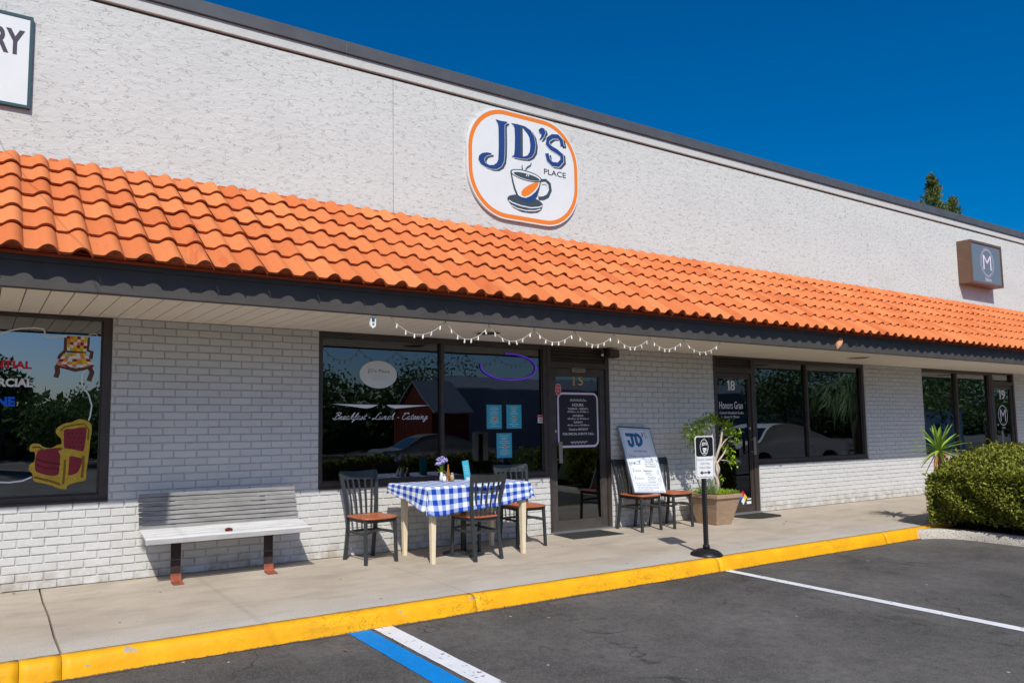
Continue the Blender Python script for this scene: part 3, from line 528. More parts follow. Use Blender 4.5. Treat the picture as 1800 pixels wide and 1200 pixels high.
  ('poly','pink',[(0.799,1.856),(0.842,1.857),(0.768,1.826),(0.746,1.826)]),
 ],
 'squiggle': [
  ('rib','white',[(0.122,2.079),(0.186,2.114),(0.274,2.138),(0.374,2.15),(0.445,2.142),(0.455,2.116),(0.444,2.09),(0.491,2.071),(0.618,2.093)],0.012),
  ('rib','white',[(0.781,1.813),(0.753,1.76),(0.755,1.682),(0.812,1.592),(0.839,1.501),(0.829,1.41),(0.818,1.371)],0.012),
  ('rib','white',[(0.168,0.874),(0.233,0.869),(0.331,0.879),(0.398,0.907)],0.012),
  ('rib','white',[(0.796,2.116),(0.856,2.126),(0.869,2.094)],0.007),
 ],
}
# ------------------------------------------------------------------ ground
GZ = -0.12; XL, XR = -9.0, 34.0
def gz(y): return GZ-(.0 if y > -5.3 else .30*(-5.3-y)/3.7 if y > -9 else .30+.13*(-9-y)/6 if y > -15 else .43)     # the lot falls away from the shops
b = MB(); ys = [200, -5.3, -9, -15, -220]
for i in range(4): b.face([(-160, ys[i+1], gz(ys[i+1])), (260, ys[i+1], gz(ys[i+1])), (260, ys[i], gz(ys[i])), (-160, ys[i], gz(ys[i]))], 'asphalt')
tag(b.build('parking_lot'), kind='structure')
b = MB(); xs = [XL, -3.2]; j1 = [(0.483, 0.0), (0.474, -0.5), (0.478, -1.0), (0.468, -1.55), (0.472, -1.955)]; j2 = [(3.375, 0.0), (3.384, -0.82), (3.400, -1.38), (3.398, -1.735), (3.385, -1.955)]
def slab(left, right):      # each side a list of (x, y) from the wall to the kerb
    top = [(x, y, 0) for x, y in left] + [(x, y, 0) for x, y in reversed(right)]; k = len(top)
    b.face(top, 'concrete'); bot = [(x, y, -0.11) for x, y, z in top]
    for i in range(k): b.face([top[i], bot[i], bot[(i+1) % k], top[(i+1) % k]], 'concrete')
def off(j, d): return [(x+d, y) for x, y in j]
st = lambda x: [(x, 0.0), (x, -1.0), (x, -1.955)]
slab(st(XL), st(-3.2)); slab(st(-3.19), off(j1, -0.007)); slab(off(j1, 0.007), off(j2, -0.0022)); slab(off(j2, 0.0022), st(6.28)); slab(st(6.283), st(9.3)); slab(st(9.303), st(12.4)); slab(st(12.403), st(XR))
sw = tag(b.build('sidewalk'), kind='structure')
# flip any downward top faces
bm = bmesh.new(); bm.from_mesh(sw.data); bmesh.ops.remove_doubles(bm, verts=bm.verts, dist=1e-5); bmesh.ops.recalc_face_normals(bm, faces=bm.faces); bm.to_mesh(sw.data); bm.free()
b = MB(); b.box(XL, XR, -1.95, 0.3, -0.119, -0.03, 'groove'); tag(b.build('ground_under_sidewalk'), kind='structure')
# kerb with a rounded nose, split at the same joints
def kerb(x0, x1, name, m):
    b = MB(); n = max(2, int((x1-x0)/0.05)); prof = [(-1.9555, -0.11), (-1.9555, 0.002), (-2.015, 0.003), (-2.038, -0.006), (-2.052, -0.022), (-2.064, -0.07), (-2.076, -0.125)]
    rng = random.Random(int(x0*100)); vs = []; fs = []; K = len(prof)
    for i in range(n+1):
        x = x0+(x1-x0)*i/n; w1 = 0.004*math.sin(x*1.9)+0.0025*math.sin(x*7.3+1)
        for k, (y, z) in enumerate(prof): vs.append((x, y+(w1 + rng.uniform(-.0018, .0018) if k > 2 else 0), z+(rng.uniform(-.0012, .0012) if 0 < k < 6 else 0)))
    for i in range(n):
        for k in range(K-1): fs.append((i*K+k, i*K+k+1, (i+1)*K+k+1, (i+1)*K+k))
    fs.append(tuple(range(K-1, -1, -1))); fs.append(tuple(n*K+k for k in range(K))); b.mesh(vs, fs, m, sm=True)
    return tag(b.build(name), kind='structure')
segs = [XL, -3.196, 0.25, 0.470, 3.390, 6.281, 9.301, 11.6]
for i in range(len(segs)-1): kerb(segs[i]+0.0018, segs[i+1]-0.0018, 'kerb', 'kerb_yellow')
kerb(11.603, XR, 'kerb', 'concrete')
b = MB(); rng = random.Random(8); n = 420; vs = []; fs = []; wd = .012
for i in range(n+1):
    x = -3+13.1*i/n; wd = min(.034, max(.004, wd+rng.uniform(-.006, .006))); vs += [(x, -2.070, GZ+.003), (x, -2.079-wd, GZ+.003)]
for i in range(n): fs.append((2*i, 2*i+1, 2*i+3, 2*i+2))
b.mesh(vs, fs, 'groove'); tag(b.build('kerb_base_gap'), kind='structure')  # ragged dark strip for the gap between kerb and asphalt
# island kerb of pale aggregate, curving out from the yellow one
M['aggregate'] = mat("aggregate_kerb", (0.50, 0.46, 0.41), 0.9, 0.2, var=0.12, vscale=6, bump=0.7, bscale=90, bdist=0.008, speck=(70, 0.56, (0.25, 0.21, 0.17)))
b = MB(); path = [(10.02, -2.10), (10.20, -2.16), (10.34, -2.27), (10.41, -2.45), (10.42, -2.8), (10.42, -4.0), (10.42, -5.25)]; path = [tuple(p) for p in smoothp(path, 6)]
P = [Vector(p) for p in path]; K = 6; vs = []; fs = []
for i, p in enumerate(P):
    d = (P[min(i+1, len(P)-1)]-P[max(i-1, 0)]).normalized(); nn = Vector((-d.y, d.x))
    if nn.x > 0 and i > 3: pass
    inn = Vector((-d.y, d.x))
    for o_, z in ((0.0, -0.125), (0.015, -0.05), (0.035, -0.022), (0.06, -0.012), (0.15, -0.01), (0.15, -0.125)): q_ = p+inn*o_; vs.append((q_.x, q_.y, z))
for i in range(len(P)-1):
    for k in range(K-1): fs.append((i*K+k, (i+1)*K+k, (i+1)*K+k+1, i*K+k+1))
fs.append(tuple(range(K))); b.mesh(vs, fs, 'aggregate', sm=True); tag(b.build('island_kerb'), kind='structure')
b = MB(); b.box(10.5, 12.55, -5.2, -2.08, -0.119, -0.03, 'soil'); tag(b.build('planting_bed'), kind='structure')
b = MB(); b.box(12.555, 12.70, -5.2, -2.09, -.13, -.01, 'aggregate'); tag(b.build('island_kerb', bevel=.02), kind='structure')
def line(x0, x1, xe0, xe1, ye, m, y0=-2.079):
    b = MB(); z = GZ+0.004; rng = random.Random(int(x0*77)); n = 40; vs = []; fs = []
    for i in range(n+1):
        t = i/n; y = y0+(ye-y0)*t; a = x0+(xe0-x0)*t+rng.uniform(-.0022, .0022); c = x1+(xe1-x1)*t+rng.uniform(-.0022, .0022); vs += [(a, y, z), (c, y, z)]
    for i in range(n): fs.append((2*i, 2*i+2, 2*i+3, 2*i+1))
    b.mesh(vs, fs, m); return b.build('parking_line')
tag(line(2.281, 2.447, 2.26, 2.422, -5.28, 'lineblue'), kind='structure'); tag(line(2.481, 2.632, 2.47, 2.61, -5.28, 'linewhite'), kind='structure'); tag(line(6.33, 6.43, 6.295, 6.41, -5.28, 'linewhite'), kind='structure')

# ------------------------------------------------------------------ the building
bld = tag(empty('plaza_building', (0, 0, 0)), 'long low shopping plaza with painted brick, orange barrel tile awning roof and grey stucco parapet', 'building')
SZ = 2.27
opens = [(-1.6, 0.985, 0.68), (2.934, 5.93, 0.675), (5.93, 6.955, 0.0), (8.985, 9.95, 0.0), (9.95, 12.885, 0.684), (14.782, 17.50, 0.709), (17.50, 18.53, 0.0), (22.5, 26.0, 0.7)]
h = SZ/33; rng = random.Random(3)
b = MB()
for r in range(33):
    z0 = r*h; z1 = z0+h; zc = (z0+z1)/2
    ivs = []; x = XL
    for (a, c, zb) in opens:
        if z1 > zb+0.02: ivs.append((x, a)); x = c
    ivs.append((x, XR))
    for (a, c) in ivs:
        k = math.floor((a-(0.1015 if r % 2 else 0))/0.2035); xx = k*0.2035+(0.1015 if r % 2 else 0)
        while xx < c:
            jx = rng.uniform(-.003, .003); l = max(a, xx+0.0038+jx); rr = min(c, xx+0.2035-0.0038+jx); xx += 0.2035
            if rr-l < 0.015: continue
            j = rng.uniform(-.0015, .0015); e = 0.0035; dz = rng.uniform(-.0012, .0012); lo = z0+0.0038+dz; hi = min(z1-0.0038+dz, SZ-0.001); tl = rng.random()
            sk = rng.uniform(-.0010, .0010)
            v = [(l, .0105, lo), (rr, .0105, lo), (rr, .0105, hi), (l, .0105, hi), (l+e, j+sk, lo+e), (rr-e, j-sk, lo+e), (rr-e, j-sk, hi-e), (l+e, j+sk, hi-e)]
            b.mesh(v, [(4, 5, 6, 7), (0, 1, 5, 4), (1, 2, 6, 5), (2, 3, 7, 6), (3, 0, 4, 7)], 'brick', tl)
b.build('brickwork', bld)
b = MB(); x = XL
for (a, c, zb) in opens:
    if a > x: b.box(x, a, .010, .2, 0, SZ, 'mortar')
    if zb > 0: b.box(a, c, .010, .2, 0, zb, 'mortar')
    x = c
b.box(x, XR, .010, .2, 0, SZ, 'mortar'); b.build('wall_core', bld)
# stucco wall in two panels with a control joint
b = MB(); b.box(XL, 3.787, 0, .25, SZ, 5.10, 'stucco'); b.box(3.793, 13.2, 0, .25, SZ, 5.10, 'stucco'); b.box(13.204, XR, 0, .25, SZ, 5.10, 'stucco'); b.build('stucco_wall', bld)
b = MB(); b.box(XL, XR, .012, .24, 5.10, 5.128, 'groove'); b.box(3.78, 3.80, .006, .24, SZ, 5.10, 'groove'); b.build('shadow_groove', bld)
b = MB(); b.box(XL, XR, -.02, .25, 5.128, 5.238, 'stucco_trim'); b.build('trim_band', bld, bevel=.006)
b = MB(); x = XL
while x < XR:
    b.box(x, min(x+3.05, XR)-.004, -.045, .30, 5.238, 5.372, 'flashing'); x += 3.05
b.box(XL, XR, -.040, .29, 5.245, 5.366, 'flashing'); b.build('parapet_cap', bld, bevel=.004)
b = MB(); b.box(XL, XR, .25, 14, 4.7, 4.8, 'flashing'); b.box(XL, XR, 13.8, 14, -.1, 4.7, 'mortar'); b.box(XL-.2, XL, 0, 14, -.1, 5.2, 'mortar'); b.box(XR, XR+.2, 0, 14, -.1, 5.2, 'mortar'); b.build('back_walls', bld)
b = MB()
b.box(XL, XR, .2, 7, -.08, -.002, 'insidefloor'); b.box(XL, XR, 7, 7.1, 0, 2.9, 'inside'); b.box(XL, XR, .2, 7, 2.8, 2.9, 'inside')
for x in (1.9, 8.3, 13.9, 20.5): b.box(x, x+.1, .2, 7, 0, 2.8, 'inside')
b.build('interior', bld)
# soffit: grooved boards at the left, plain further right
FY = -1.34
b = MB(); x = -6.0
while x < 4.8: b.box(x+.004, x+.1524-.004, FY+.002, .0, SZ, SZ+.02, 'soffit'); x += .1524
b.box(x, XR, FY+.002, .0, SZ+.001, SZ+.02, 'soffit'); b.box(XL, x, FY+.002, 0, SZ+.008, SZ+.03, 'groove'); b.build('soffit', bld)
b = MB(); b.box(XL, XR, FY-.02, FY, SZ-.012, 2.44, 'fascia'); b.box(XL, XR, FY-.034, FY, 2.44, 2.478, 'fascia'); b.box(XL, XR, FY, FY+.09, SZ-.006, SZ-.0005, 'fascia'); b.build('fascia_board', bld, bevel=.003)
b = MB(); b.box(XL, XR, FY-.050, FY+.02, 2.479, 2.500, 'redmetal'); b.build('drip_edge', bld)
# barrel tiles
E0 = Vector((0, -1.455, 2.500)); T0 = Vector((0, -0.012, 3.585)); S_ = (T0-E0); SL = S_.length; S_.normalize(); Nn = Vector((0, -S_.z, S_.y))
PW = 0.2065; NC = 6; ex = SL/NC
prof = [(0.0, .004), (.06, 0.0), (.33, 0.0), (.40, .005), (.47, .018), (.55, .030), (.64, .0375), (.70, .039), (.76, .0375), (.85, .031), (.93, .017), (.98, .004), (1.03, -.010)]
b = MB(); rng = random.Random(11); c0 = int((XL-.15)/PW)
for c in range(c0, int((XR)/PW)):
    for r in range(NC):
        x0 = .15-.7*PW+c*PW + rng.uniform(-.0045, .0045); tl = min(1, max(0, rng.gauss(.55, .30))); lift = .030+rng.uniform(-.003, .004); tw = rng.uniform(-.0035, .0035)
        s0 = r*ex - (.045 if r == 0 else 0) + rng.uniform(-.007, .007); s1 = (r+1)*ex+(.03 if r < NC-1 else 0)
        top = []; lo = []; hi = []
        for u, hh in prof:
            X = Vector((x0+u*PW, 0, 0))
            q0 = E0+X+S_*s0+Nn*(hh+lift+tw*(u-.5))
            if r == 0: q0 = q0+S_*((hh)*.45)
            lo.append(q0); hi.append(E0+X+S_*s1+Nn*(hh+.002)); top.append(q0+S_*.002-Nn*.018)
        n = len(prof); fs = [(i, i+1, n+i+1, n+i) for i in range(n-1)] ; b.mesh(lo+hi, fs, 'tile', tl, True)
        b.mesh(lo+top, [(n+i, n+i+1, i+1, i) for i in range(n-1)], 'tile_edge_shade', tl*.6)
        b.mesh([lo[-1], top[-1], hi[-1]+Nn*-.01, hi[-1]], [(0, 1, 2, 3)], 'tile', 0)
        if r == 0 and rng.random() > .07:
            arc = [E0+Vector((x0+u*PW, 0, 0))+S_*(s0+.055)+Nn*(hh+lift-.018) for u, hh in prof[3:]]; base = E0+S_*(s0+.055)+Nn*-.012
            pts = arc+[Vector((arc[-1].x, base.y, base.z)), Vector((arc[0].x, base.y, base.z))]
            b.face(pts, 'redmetal', .2)
            cx = x0+.7*PW; cc = E0+S_*(s0+.0535)+Nn*.022; cc.x = cx
            b.face([cc+Vector((.005*math.cos(t*math.pi/4), 0, 0))+Nn*.005*math.sin(t*math.pi/4) for t in range(8)], 'groove')
b.build('tile_roof', bld)
b = MB(); vs = []
for x in (XL, XR): vs += [tuple(E0+Vector((x, 0, 0))+Nn*-.004), tuple(T0+Vector((x, 0, 0))+Nn*-.004)]
b.mesh(vs, [(0, 2, 3, 1)], 'redmetal'); b.build('roof_underlay', bld)
# mortar fillet where tiles meet the wall
b = MB(); rng = random.Random(4); x = XL
while x < XR:
    wdt = PW*.36; xx = .15-.7*PW+math.floor(x/PW)*PW+.01
    b.box(xx, xx+wdt, -.03, -.001, 3.55, 3.600+rng.uniform(-.006, .004), 'tile'); x += PW
tag(b.build('mortar_fillet', bld, bevel=.008), kind='stuff')

def window(x0, x1, z0, mull, fl=.05, fr=.06, fb=.065, ft=.06, gm='glass', fm='bronze'):
    b = MB(); y0, y1 = .018, .10
    b.box(x0, x0+fl, y0, y1, z0, SZ-.002, fm); b.box(x1-fr, x1, y0, y1, z0, SZ-.002, fm)
    b.box(x0+fl, x1-fr, y0, y1, z0, z0+fb, fm); b.box(x0+fl, x1-fr, y0, y1, SZ-ft, SZ-.002, fm)
    for a, c in mull: b.box(a, c, y0+.004, y1, z0+fb, SZ-ft, fm)
    b.box(x0+.004, x1-.004, -.012, y0, z0-.002, z0+.016, fm)
    # inner glazing bead
    b.box(x0+fl, x1-fr, .045, .055, z0+fb, z0+fb+.014, 'bronze2'); b.box(x1-fr-.012, x1-fr, .045, .055, z0+fb, SZ-ft, 'bronze2')
    o = b.build('window', bld, bevel=.003); g = MB(); g.face([(x0+fl, .062, z0+fb), (x1-fr, .062, z0+fb), (x1-fr, .062, SZ-ft), (x0+fl, .062, SZ-ft)], gm); g.build('pane', o); return o
w1 = window(-1.6, .985, .68, [(-.45, -.39)], fr=.075, gm='glass_clear', fb=.062, ft=.03)
w2 = window(2.934, 5.93, .675, [(4.405, 4.445)], fr=.06)
w3 = window(9.95, 12.885, .684, [(11.25, 11.29)], fl=.012, fr=.06, fb=.07)
w4 = window(14.782, 17.50, .709, [(16.09, 16.15)], fl=.03, fb=.05, gm='glass_clear')
w5 = window(22.5, 26.0, .70, [(24.2, 24.26)])
def door(x0, x1, pl, pr, gz0, gz1, lt, st=.08, transom='darkframe', fm='bronze2', gm='glass_dark', hx=0.0, hs=1):
    b = MB(); y0, y1 = .012, .11
    b.box(x0, x0+pl, y0, y1, 0, SZ-.002, 'bronze'); b.box(x1-pr, x1, y0, y1, 0, SZ-.002, 'bronze'); b.box(x0+pl, x1-pr, y0, y1, lt, lt+.07, 'bronze'); b.box(x0+pl, x1-pr, y0, y1, SZ-.03, SZ-.002, 'bronze')
    fr_ = b.build('door_frame', bld, bevel=.003)
    L, Rr = x0+pl+.004, x1-pr-.004
    b = MB(); b.box(L, L+st, .03, .075, .01, lt-.004, fm); b.box(Rr-st, Rr, .03, .075, .01, lt-.004, fm); b.box(L+st, Rr-st, .03, .075, .01, gz0, fm); b.box(L+st, Rr-st, .03, .075, gz1, lt-.004, fm)
    b.box(L+st, Rr-st, .044, .052, gz0, gz0+.012, 'bronze2'); b.box(Rr-st-.012, Rr-st, .044, .052, gz0, gz1, 'bronze2')
    d = b.build('door', bld, bevel=.003)
    g = MB(); g.face([(L+st, .056, gz0), (Rr-st, .056, gz0), (Rr-st, .056, gz1), (L+st, .056, gz1)], gm); g.build('pane', d)
    t = MB()
    if transom == 'glass_clear': t.face([(x0+pl, .06, lt+.07), (x1-pr, .06, lt+.07), (x1-pr, .06, SZ-.03), (x0+pl, .06, SZ-.03)], transom)
    else:
        zz = lt+.07
        while zz < SZ-.035: t.box(x0+pl, x1-pr, .03, .07, zz+.003, min(zz+.04, SZ-.031), transom); zz += .043
    t.build('transom_panel', fr_)
    hb = MB(); hb.bar((hx, -.035, .84), (hx, -.035, 1.095), .055, .012, 'silver', upv=(0, 1, 0)); hb.bar((hx, -.03, .88), (hx, .03, .88), .02, .02, 'silver'); hb.bar((hx, -.03, 1.06), (hx, .03, 1.06), .02, .02, 'silver'); hb.build('handle', d, bevel=.003)
    k = MB(); k.lathe([(.018, 0), (.018, .012), (.012, .016)], (0, 0, 0), 'alu', 16); ko = k.build('lock', d); ko.rotation_euler = (R(90), 0, 0); ko.location = (hx-.02*hs, .03, 1.22)
    s_ = MB(); s_.box(x0, x1, -.03, .1, .0, .018, 'alu'); s_.build('threshold', fr_, bevel=.004)
    return d
d15 = door(5.93, 6.955, .055, .06, .13, 1.895, 2.0, .085, hx=6.075)
d18 = door(8.985, 9.95, .07, .095, .095, 1.945, 2.03, .045, hx=9.81, transom='darkframe', fm='bronze')
d19 = door(17.50, 18.53, .1, .06, .1, 1.95, 2.02, .07, hx=17.74, transom='glass_clear', fm='bronze', gm='glass_clear')
b = MB()
for k in range(2): b.box(12.70+.07*k, 12.715+.07*k, .10, .12, .76, SZ-.06, 'offwhite')
b.build('blind', w3)
# recessed soffit lights
def can(x, y, r=.15):
    b = MB(); b.lathe([(r, 0), (r, -.012), (r*.86, -.012)], (0, 0, 0), 'soffit', 28); b.lathe([(r*.84, -.0125), (r*.5, -.0135), (.002, -.0137)], (0, 0, 0), 'darkframe', 28)
    o = b.build('recessed_light', loc=(x, y, SZ)); return o
tag(can(4.53, -.70), 'round dark recessed downlight in soffit above the main cafe window', 'ceiling light', 'recessed soffit lights')
tag(can(11.33, -.76), 'round dark recessed downlight in soffit above the unit 18 window', 'ceiling light', 'recessed soffit lights')
tag(can(17.6, -.76), 'round dark recessed downlight in soffit near the unit 19 door', 'ceiling light', 'recessed soffit lights')

# ------------------------------------------------------------------ lettering on glass
b = MB(); n = 40
b.poly([(3.64+.224*math.cos(2*math.pi*k/n), 1.846+.147*math.sin(2*math.pi*k/n)) for k in range(n)], 'offwhite', .0600)
text("JD's Place", 3.51, 3.775, 1.855, 1.905, .0595, 'slate', into=b); text("A Daily Eatery", 3.545, 3.745, 1.825, 1.840, .0595, 'alu', into=b); b.rib([(3.52, 1.812), (3.76, 1.812)], .002, 'alu', .0595); text("Sarasota, FL", 3.575, 3.705, 1.788, 1.802, .0595, 'alu', into=b)
b.build('oval_decal', w2)
b = MB()
b.poly([(3.10, 1.532), (3.635, 1.526), (3.60, 1.512), (3.56, 1.497), (3.50, 1.487), (3.44, 1.493), (3.36, 1.503), (3.25, 1.515)], 'white', .0600)
b.poly([(4.275, 1.524), (3.735, 1.526), (3.76, 1.510), (3.80, 1.497), (3.85, 1.487), (3.92, 1.493), (4.00, 1.500), (4.12, 1.511)], 'white', .0600); b.build('wing_decal', w2)
# script lettering drawn as pen strokes
GL = {
 'B': (1.15, [[(.15, 1.55), (.3, 1.75), (.7, 1.85), (1.05, 1.7), (1.0, 1.3), (.6, 1.1), (1.0, .95), (1.1, .5), (.8, .08), (.35, 0), (.05, .15), (.0, .45)], [(.62, 1.75), (.5, 1.1), (.38, .4), (.3, .05)]]),
 'L': (1.2, [[(1.2, 1.6), (1.05, 1.85), (.8, 1.7), (.65, 1.1), (.45, .35), (.1, .0), (-.1, .12), (.1, .28), (.6, .1), (1.0, 0), (1.3, .2)]]),
 'C': (1.1, [[(.95, 1.45), (1.15, 1.6), (1.1, 1.8), (.8, 1.8), (.4, 1.4), (.2, .8), (.3, .2), (.6, .0), (.95, .12), (1.15, .35)], [(.5, 1.5), (.35, 1.75), (.1, 1.65)]]),
 'r': (.6, [[(0, 0), (.22, .7), (.22, .85), (.4, .78), (.5, .65)], [(.38, .75), (.28, .2), (.38, 0), (.6, .15)]]),
 'e': (.62, [[(0, .1), (.35, .4), (.5, .7), (.35, .9), (.15, .65), (.12, .25), (.3, 0), (.62, .2)]]),
 'a': (.8, [[(.6, .75), (.4, .9), (.15, .65), (.1, .2), (.25, 0), (.45, .2), (.62, .85), (.5, .3), (.58, 0), (.8, .18)]]),
 'k': (.75, [[(0, 0), (.3, .9), (.45, 1.75), (.3, 1.7), (.15, .9), (.08, 0)], [(.15, .45), (.4, .85), (.52, .7), (.25, .45), (.45, .05), (.75, .18)]]),
 'f': (.5, [[(0, .05), (.3, .8), (.45, 1.6), (.35, 1.75), (.2, 1.3), (.1, .2), (.0, -.6), (.12, -.7), (.22, -.2), (.5, .15)]]),
 's': (.55, [[(0, .0), (.3, .85), (.35, .5), (.42, .15), (.25, 0), (.1, .08)], [(.36, .1), (.55, .18)]]),
 't': (.5, [[(.3, 1.4), (.18, .7), (.12, .2), (.22, 0), (.5, .18)], [(.0, .95), (.5, 1.0)]]),
 'u': (.8, [[(.08, .8), (.02, .25), (.15, 0), (.4, .25), (.55, .85), (.45, .25), (.55, 0), (.8, .18)]]),
 'n': (.85, [[(.1, .85), (.0, 0), (.2, .65), (.42, .9), (.5, .65), (.42, .2), (.52, 0), (.85, .18)]]),
 'c': (.6, [[(.45, .7), (.35, .9), (.12, .6), (.12, .2), (.28, 0), (.6, .18)]]),
 'h': (.85, [[(0, 0), (.3, .9), (.45, 1.7), (.32, 1.75), (.15, .9), (.02, 0), (.22, .65), (.42, .9), (.5, .6), (.42, .15), (.52, 0), (.85, .18)]]),
 'i': (.4, [[(.12, .85), (.05, .2), (.15, 0), (.4, .18)], [(.2, 1.2), (.22, 1.28)]]),
 'g': (.75, [[(.55, .75), (.35, .9), (.12, .6), (.12, .15), (.28, .05), (.5, .85), (.4, -.2), (.2, -.7), (.02, -.5), (.35, -.1), (.75, .2)]]),
 '-': (.7, [[(.15, .45), (.5, .5)]]), ' ': (.35, [])}
def csm(p):
    n = len(p); q = [tuple(v) for v in smoothp([p[-1]]+list(p)+[p[0], p[1]], 3)]; return q[3:3+3*n]
def one(b, xa, xb, z0, z1, y, m, wd):
    xc = (xa+xb)/2+.008; b.rib([(xc, z0), (xc, z1)], wd, m, y); b.rib([(xc-wd*1.3, z1-(z1-z0)*.20), (xc, z1-.004)], wd*.7, m, y-.0002); b.rib([(xc-wd*1.2, z0+.004), (xc+wd*1.2, z0+.004)], .008, m, y-.0002)
def script(word, x0, x1, zb, xh, m, into, y, pen=.007):
    X = 0; st_ = []
    for ch in word:
        wd, ss = GL[ch]
        for s_ in ss: st_.append([(X+px_+py_*.38, py_) for px_, py_ in s_])
        X += wd*1.02
    k = (x1-x0)/X
    for s_ in st_: into.rib([tuple(p) for p in smoothp([(x0+a*k, zb+c*xh) for a, c in s_], 4)], pen, m, y)
b = MB(); script('Breakfast - Lunch - Catering', 3.11, 4.245, 1.373, .038, 'white', b, .0600, .0058); b.build('script_lettering', w2)
# upholstery window
for a in (("RESIDENTIAL", -.22, .366, 1.801, 1.868, 'letred'), ("COMMERCIAL", -.22, .380, 1.650, 1.722, 'white'), ("MARINE", -.12, .252, 1.489, 1.569, 'letblue')): text(a[0], a[1], a[2], a[3], a[4], .0590, a[5], w1, 'vinyl_lettering', bold=.045)
for it in TR['squiggle']:
    b = MB(); layers([it], .0605, .0001, b); b.build('cord_decal', w1)
b = MB(); layers([(i[0], i[1], csm(i[2])) if i[0] == 'poly' and len(i[2]) > 6 else i for i in TR['throne']], .0602, .00012, b); b.build('throne_decal', w1)
b = MB(); layers(TR['checkchair'], .0602, .00006, b); b.build('checked_chair_decal', w1)
# door 15
b = MB()
def rrect(cx, cz, w_, h_, r, n=6):
    out = []
    for qx, qz, a0 in ((1, 1, 0), (-1, 1, 90), (-1, -1, 180), (1, -1, 270)):
        for i in range(n+1):
            a = R(a0+90*i/n); out.append((cx+qx*(w_/2-r)+r*math.cos(a), cz+qz*(h_/2-r)+r*math.sin(a)))
    return out
rr_ = rrect(6.452, 1.357, .655, .655, .075, 8)
b.poly(rr_, 'ink', .0545); b.rib(rr_+[rr_[0]], .026, 'pinkwhite', .0535)
yy = .0530
def tx(s_, cx, wd, z0, z1, bold=.012): text(s_, cx-wd/2, cx+wd/2, z0, z1, yy, 'white', into=b, bold=bold)
tx("HOURS:", 6.452, .19, 1.525, 1.562); tx("TUESDAY - FRIDAY's", 6.452, .34, 1.483, 1.508); tx("09:30a.m to 03:00p.m", 6.452, .35, 1.443, 1.468)
tx("SATURDAY:", 6.452, .18, 1.396, 1.420); tx("09:30a.m to 02:00p.m", 6.452, .35, 1.357, 1.382); tx("SUNDAY:", 6.452, .15, 1.316, 1.341); tx("09:30 a.m to 03:00p.m", 6.452, .36, 1.277, 1.302)
tx("Closed on MONDAY", 6.452, .32, 1.228, 1.255); tx("FOR SPECIAL EVENTS CALL:", 6.452, .52, 1.170, 1.198)
for zc, sg in ((1.600, 1), (1.082, -1)):
    for k in range(5): b.rib([tuple(p) for p in smoothp([(6.33+.05*k, zc), (6.345+.05*k, zc+.018*sg), (6.36+.05*k, zc), (6.372+.05*k, zc-.008*sg), (6.385+.05*k, zc+.006*sg)], 4)], .006, 'white', yy)
    b.rib([(6.31, zc-.004*sg), (6.60, zc-.004*sg)], .005, 'white', yy)
b.build('hours_decal', d15)
b = MB(); one(b, 6.372, 6.398, 1.790, 1.902, .0545, 'gold', .017); text("5", 6.465, 6.545, 1.790, 1.902, .0545, 'gold', into=b)
M['numgold'] = mat("gold_number", (0.75, 0.42, 0.04), 0.4, 0.5); b.mats = ['numgold']; b.build('house_number', d15)
b = MB(); b.box(6.351, 6.558, .022, .029, 1.953, 2.000, 'cream'); b.box(6.357, 6.552, .0215, .022, 1.958, 1.995, 'ink'); text("NO SOLICITING", 6.365, 6.545, 1.967, 1.986, .021, 'cream', into=b, bold=.02); b.build('door_plate', d15)
b = MB(); b.poly(rrect(6.111, 1.728, .088, .145, .043), 'offwhite', .0285); b.poly(rrect(6.111, 1.728, .076, .133, .037), 'redclay', .0280); text("PUSH", 6.088, 6.134, 1.74, 1.765, .0278, 'offwhite', into=b); text("PULL", 6.088, 6.134, 1.70, 1.725, .0278, 'offwhite', into=b); b.build('oval_sticker', d15)
b = MB(); b.poly([(5.792, 1.322), (5.902, 1.322), (5.902, 1.418), (5.792, 1.418)], 'offwhite', .0440); b.poly([(5.795, 1.388), (5.899, 1.388), (5.899, 1.415), (5.795, 1.415)], 'redclay', .0436)
text("SMILE", 5.81, 5.885, 1.362, 1.380, .0436, 'slate', into=b, bold=.02); text("CAMERA", 5.81, 5.885, 1.336, 1.353, .0436, 'slate', into=b, bold=.02); b.build('warning_sticker', w2)
# door 18
b = MB(); one(b, 9.368, 9.400, 1.778, 1.918, .0535, 'white', .03); text("8", 9.425, 9.530, 1.776, 1.918, .0535, 'white', into=b, bold=.02); b.build('house_number', d18)
for a in (("Honors Gran", 9.165, 9.69, 1.505, 1.612), ("Custom Handcloth Studio", 9.165, 9.70, 1.432, 1.470), ("Susan H. Mason", 9.27, 9.60, 1.376, 1.410)): text(*a, .0535, 'white', d18, 'door_lettering')
b = MB(); cx, cz, hw, hh = 9.612, .222, .045, .052
for dx, dz, m_ in ((0, 1, 'letred'), (-1, 0, 'letblue'), (1, 0, 'yellow'), (0, -1, 'white')):
    x_, z_ = cx+dx*hw, cz+dz*hh; b.poly([(x_-hw, z_), (x_, z_-hh), (x_+hw, z_), (x_, z_+hh)], m_, .0535)
b.poly([(9.69, .125), (9.80, .125), (9.80, .165), (9.69, .165)], 'white', .0535); b.poly([(9.70, .185), (9.80, .185), (9.80, .205), (9.70, .205)], 'offwhite', .0535); b.build('hazard_sticker', d18)
